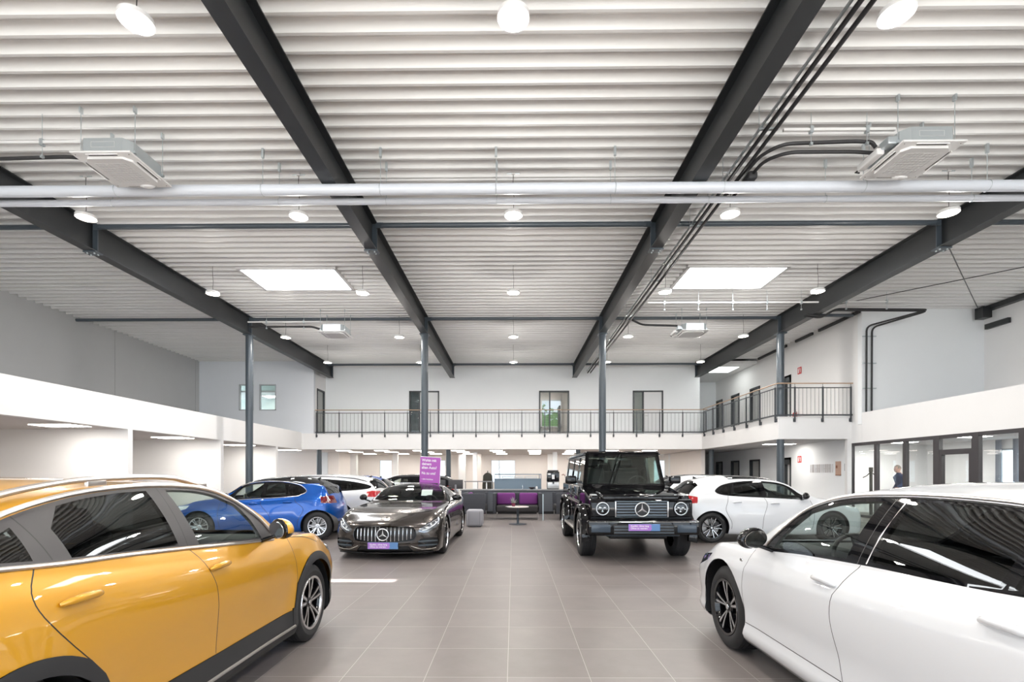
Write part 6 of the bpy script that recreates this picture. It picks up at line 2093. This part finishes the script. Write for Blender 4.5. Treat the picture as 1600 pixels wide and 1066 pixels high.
# jacket on a stand
root = tag(empty('clothes_stand', (-1.08, 20.95, 0)), 'dark jacket hanging on a stand behind the counter', 'clothes stand')
b = MB(); b.tube([(0, 0, 0), (0, 0, 1.62)], .018, BLACK, 8); b.lathe([(.001, 0), (.2, 0), (.2, .02), (.001, .02)], BLACK, 20); b.build('pole', root)
b = MB()
rings = []
n_ = 24
for (z, rx, ry) in ((.80, .22, .12), (1.0, .22, .12), (1.25, .20, .12), (1.42, .19, .11), (1.50, .12, .08), (1.54, .05, .05)):
    rings.append([(cos(2 * pi * k / n_) * rx * (1 + .05 * sin(5 * 2 * pi * k / n_)), sin(2 * pi * k / n_) * ry * (1 + .08 * sin(7 * 2 * pi * k / n_)), z) for k in range(n_)])
vs_ = [p for r_ in rings for p in r_]
b.add(vs_, [(i * n_ + k, i * n_ + (k + 1) % n_, (i + 1) * n_ + (k + 1) % n_, (i + 1) * n_ + k) for i in range(5) for k in range(n_)], mat('dark_olive_cloth', (.035, .033, .025, 1), .9)); b.build('jacket', root)
# desk with two monitors left of the counter
root = tag(empty('desk', (-2.40, 18.4, 0)), 'white desk at the left end of the counter', 'desk')
b = MB(); b.box(-.55, .25, -.35, .35, .72, .75, PWHITE); b.build('desk_top', root)
for (x, y) in ((-.5, -.3), (.2, -.3), (-.5, .3), (.2, .3)):
    b = MB(); b.box(x - .02, x + .02, y - .02, y + .02, 0, .72, CHROME); b.build('leg', root)
for (x, y, rz, lab) in ((-2.78, 18.45, .1, 'left dark monitor seen from behind beside the short column'), (-2.14, 18.5, 0, 'right dark monitor seen from behind at the end of the counter')):
    root = tag(empty('monitor', (x, y, .75), rz), lab, 'monitor', 'desk monitors')
    b = MB(); b.rbox(-.27, .27, -.02, .02, .18, .52, .01, DGREY); b.build('screen', root)
    b = MB(); b.box(-.03, .03, -.05, -.02, .0, .34, mat('grey_stand', (.25, .25, .26, 1), .4)); b.box(-.12, .12, -.12, .08, 0, .012, mat('grey_stand', (.25, .25, .26, 1), .4)); b.build('stand', root)
b = MB(); b.rbox(-.09, .09, -.07, .07, 0, .14, .03, mat('pink_box_card', (.55, .15, .40, 1), .6)); o = b.build('box'); o.location = (-1.92, 18.18, .60); o.location.z = .751; o.location.x = -2.36; tag(o, 'small pink box on the white desk', 'box')
root = tag(empty('office_chair', (-2.45, 17.6, 0), radians(200)), 'black office chair in front of the white desk', 'chair')
b = MB(); b.rbox(-.24, .24, -.24, .24, .44, .52, .03, BLACK); b.build('seat', root)
b = MB(); b.rbox(-.22, .22, .20, .27, .60, 1.05, .03, BLACK); b.build('backrest', root)
for sg in (-1, 1):
    b = MB(); b.tube([(sg * .25, .1, .50), (sg * .28, .1, .70), (sg * .28, -.15, .72)], .018, BLACK, 8); b.build('armrest', root)
b = MB(); b.tube([(0, 0, .10), (0, 0, .44)], .025, CHROME, 10); b.build('gas_lift', root)
for k in range(5):
    a_ = 2 * pi * k / 5
    b = MB(); b.tube([(0, 0, .11), (cos(a_) * .28, sin(a_) * .28, .06)], .018, BLACK, 8); b.rbox(cos(a_) * .28 - .025, cos(a_) * .28 + .025, sin(a_) * .28 - .025, sin(a_) * .28 + .025, 0, .05, .015, BLACK); b.build('leg', root)
root = tag(empty('desk', (-1.45, 20.3, 0)), 'pale desk screen and rail behind the left end of the counter', 'desk')
b = MB(); b.box(-.55, .62, -.02, .02, 1.16, 1.20, mat('grey_stand', (.25, .25, .26, 1), .4)); b.box(-.55, .62, -.3, .3, .70, .73, PWHITE); b.build('desk_top', root)
for x in (-.5, 0, .58):
    b = MB(); b.box(x - .015, x + .015, -.015, .015, 0, 1.16, mat('grey_stand', (.25, .25, .26, 1), .4)); b.build('leg', root)

# ------------------------------------------------------------------ man walking in the office
def skin(name, joints, edges, m, parent, sub=2, root_i=0):
    me = bpy.data.meshes.new(name)
    me.from_pydata([j[0] for j in joints], edges, [])
    o = bpy.data.objects.new(name, me); COL.objects.link(o)
    sk = o.modifiers.new('skin', 'SKIN'); sk.use_smooth_shade = True
    lay = me.skin_vertices[0].data if me.skin_vertices else None
    if lay is None:
        bpy.context.view_layer.objects.active = o
        o.select_set(True); bpy.ops.mesh.customdata_skin_add(); lay = me.skin_vertices[0].data
    for i, j in enumerate(joints):
        r = j[1]; lay[i].radius = (r, r) if not isinstance(r, tuple) else r
        lay[i].use_root = (i == root_i)
    ss = o.modifiers.new('sub', 'SUBSURF'); ss.levels = sub; ss.render_levels = sub
    dg = bpy.context.evaluated_depsgraph_get()
    me2 = bpy.data.meshes.new_from_object(o.evaluated_get(dg))
    bpy.data.objects.remove(o)
    me2.materials.clear(); me2.materials.append(m)
    me2.polygons.foreach_set('use_smooth', [True] * len(me2.polygons))
    o = bpy.data.objects.new(name, me2); COL.objects.link(o); o.parent = parent
    return o
SKINM = mat('skin', (.52, .31, .24, 1), .6); NAVY = mat('navy_jacket_cloth', (.016, .032, .090, 1), .85); TROU = mat('dark_trousers_cloth', (.03, .03, .035, 1), .85); HAIR = mat('grey_brown_hair', (.22, .19, .16, 1), .8)
# local frame: walks towards -x
root = tag(empty('person', (12.98, 16.75, 0)), 'man in a navy jacket walking left inside the glazed office, leaning forward', 'person')
J = [((0, 0, .93), .13), ((-.03, 0, 1.12), .13), ((-.09, 0, 1.34), .11), ((-.12, 0, 1.46), .07), ((-.15, 0, 1.53), .052), ((-.18, 0, 1.60), .055),
     ((-.11, .15, 1.40), .045), ((-.02, .22, 1.16), .038), ((-.16, .22, .95), .034), ((-.11, -.15, 1.40), .045), ((-.20, -.22, 1.17), .038), ((-.36, -.20, 1.02), .034),
     ((0, .09, .86), .10), ((-.14, .09, .50), .068), ((-.20, .09, .12), .045), ((-.34, .09, .045), .035), ((0, -.09, .86), .10), ((.10, -.09, .50), .068), ((.30, -.09, .18), .045), ((.22, -.09, .045), .03)]
E = [(0, 1), (1, 2), (2, 3), (3, 4), (4, 5), (3, 6), (6, 7), (7, 8), (3, 9), (9, 10), (10, 11), (0, 12), (12, 13), (13, 14), (14, 15), (0, 16), (16, 17), (17, 18), (18, 19)]
skin('body', J, E, SKINM, root)
b = MB()
n_ = 28
rg = [(.88, .01, .150, .185), (.98, 0, .150, .180), (1.12, -.03, .140, .175), (1.26, -.07, .145, .195), (1.36, -.10, .140, .215), (1.42, -.12, .125, .205), (1.465, -.135, .095, .150), (1.49, -.145, .070, .085), (1.525, -.155, .064, .066)]
vs_ = [(cx_ + cos(2 * pi * k / n_) * rx, sin(2 * pi * k / n_) * ry, z) for (z, cx_, rx, ry) in rg for k in range(n_)]
b.add(vs_, [(i * n_ + k, i * n_ + (k + 1) % n_, (i + 1) * n_ + (k + 1) % n_, (i + 1) * n_ + k) for i in range(len(rg) - 1) for k in range(n_)], NAVY)
for arm in (((-.115, .13, 1.405), (-.10, .215, 1.37), (-.05, .235, 1.27), (-.02, .235, 1.16), (-.08, .235, 1.06), (-.15, .225, .97)),
            ((-.115, -.13, 1.405), (-.13, -.215, 1.37), (-.17, -.235, 1.27), (-.20, -.235, 1.17), (-.27, -.225, 1.10), (-.34, -.21, 1.035))):
    b.tube(bend(arm, 3), [.070] * 2 + [.066] * 8 + [.060] * 8 + [.055] * 30, NAVY, 14) if False else b.tube(arm, [.062, .070, .066, .060, .055, .048], NAVY, 14)
b.build('jacket', root, 60)
JT = [((0, 0, .92), .14), ((0, .09, .84), .115), ((-.14, .09, .50), .085), ((-.20, .09, .13), .065), ((0, -.09, .84), .115), ((.10, -.09, .50), .085), ((.29, -.09, .20), .065)]
skin('trousers', JT, [(0, 1), (1, 2), (2, 3), (0, 4), (4, 5), (5, 6)], TROU, root)
bm = bmesh.new(); bmesh.ops.create_uvsphere(bm, u_segments=28, v_segments=20, radius=1)
for v in bm.verts:
    x, y, z = v.co
    v.co = (x * .10 - (.012 if z < -.2 and x < 0 else 0), y * .078 * (1 - .15 * max(0, -z)), z * .125)
b = MB(); b.addbm(bm, SKINM, Matrix.Translation((-.20, 0, 1.655)))
b.add([(-.298, -.014, 1.64), (-.298, .014, 1.64), (-.325, 0, 1.635), (-.30, 0, 1.685)], [(0, 1, 2), (0, 2, 3), (1, 3, 2), (0, 3, 1)], SKINM)
for sg in (-1, 1):
    b.rbox(-.20, -.17, sg * .078 - .008, sg * .078 + .008, 1.63, 1.69, .006, SKINM)
    b.rbox(-.292, -.280, sg * .032 - .012, sg * .032 + .012, 1.668, 1.676, .003, BLACK)
b.rbox(-.296, -.282, -.022, .022, 1.600, 1.606, .002, mat('lips', (.40, .18, .15, 1), .6))
h = b.build('head', root, 60)
bm = bmesh.new(); bmesh.ops.create_uvsphere(bm, u_segments=24, v_segments=16, radius=1)
bmesh.ops.delete(bm, geom=[v for v in bm.verts if v.co.z < -.15 or (v.co.x < -.55 and v.co.z < .55)], context='VERTS')
for v in bm.verts: v.co = (v.co.x * .108, v.co.y * .086, v.co.z * .130)
b = MB(); b.addbm(bm, HAIR, Matrix.Translation((-.192, 0, 1.66))); b.build('hair', root, 60)
for (p_, q_) in (((-.16, .22, .95), (-.05, 0, -.09)), ((-.36, -.20, 1.02), (-.10, 0, -.03))):
    b = MB(); base = Vector(p_); d = Vector(q_).normalized()
    s_ = d.cross(Vector((0, 1, 0))).normalized()
    b.tube([base, base + d * .05, base + d * .09], [.026, .034, .028], SKINM, 10)
    for i, l_ in enumerate((.060, .070, .065, .050)):
        o_ = base + d * .085 + Vector((0, (i - 1.5) * .017, 0))
        b.tube([o_, o_ + d * l_ * .5 + s_ * .008, o_ + d * l_ * .8 + s_ * .025], [.009, .008, .006], SKINM, 6)
    b.tube([base + d * .03 + Vector((0, -.03, 0)), base + d * .07 + Vector((0, -.05, 0)) + s_ * .01], [.011, .008], SKINM, 6)
    b.build('hand', root, 60)
for (x, y, z) in ((-.26, .09, 0), (.24, -.09, 0)):
    b = MB(); b.rbox(x - .14, x + .12, y - .045, y + .045, z, z + .09, .035, BLACK); b.build('shoe', root)

# ------------------------------------------------------------------ put the cars in place
yellow_car()
white_estate()
sports_car()
offroad_car()
S_CO = hatch_spec(3.76, .82, 2.54, 1.433, .883, .318, kw=.79)
S_LE = hatch_spec(4.12, .86, 2.63, 1.455, .905, .325, kw=.90)
S_ES = hatch_spec(4.66, .90, 2.70, 1.475, .912, .335, 'estate')
small_car('car', S_CO, CAR_B, (-5.72, 11.85, 0), radians(180 + 5), 'blue hatchback with black roof, parked left behind the yellow car', STY_C, roof=GLOSSBLK, tail=REDD, chrome=True)
small_car('car', S_ES, CAR_W, (-5.95, 14.3, 0), radians(180 - 3), 'white estate car with bright red tail light, behind the blue hatchback', STY_L, kind='estate', rails=True)
small_car('car', S_CO, mat('blue_paint_second', (.008, .10, .50, 1), .28, metal=.35, coat=1), (-5.9, 18.2, 0), radians(180 - 2), 'distant blue hatchback behind the white estate car', STY_C, roof=None, tail=REDD)
small_car('car', S_ES, CAR_K, (-4.7, 20.8, 0), radians(180), 'farthest dark car, roof seen beside the purple sign', STY_L, kind='estate', rails=True)
small_car('car', S_LE, CAR_W, (5.55, 11.7, 0), radians(2), 'white hatchback with black spoked wheels, behind the large white car', STY_L, pano=True, rims=.235)
small_car('car', S_LE, CAR_W, (5.98, 14.6, 0), radians(2), 'second white hatchback, partly hidden between the boxy car and the nearer hatchback', STY_L, rims=.235)
small_car('car', S_ES, CAR_K, (7.2, 17.4, 0), radians(0), 'dark car behind the two white hatchbacks, only its roof showing', STY_L, kind='estate')
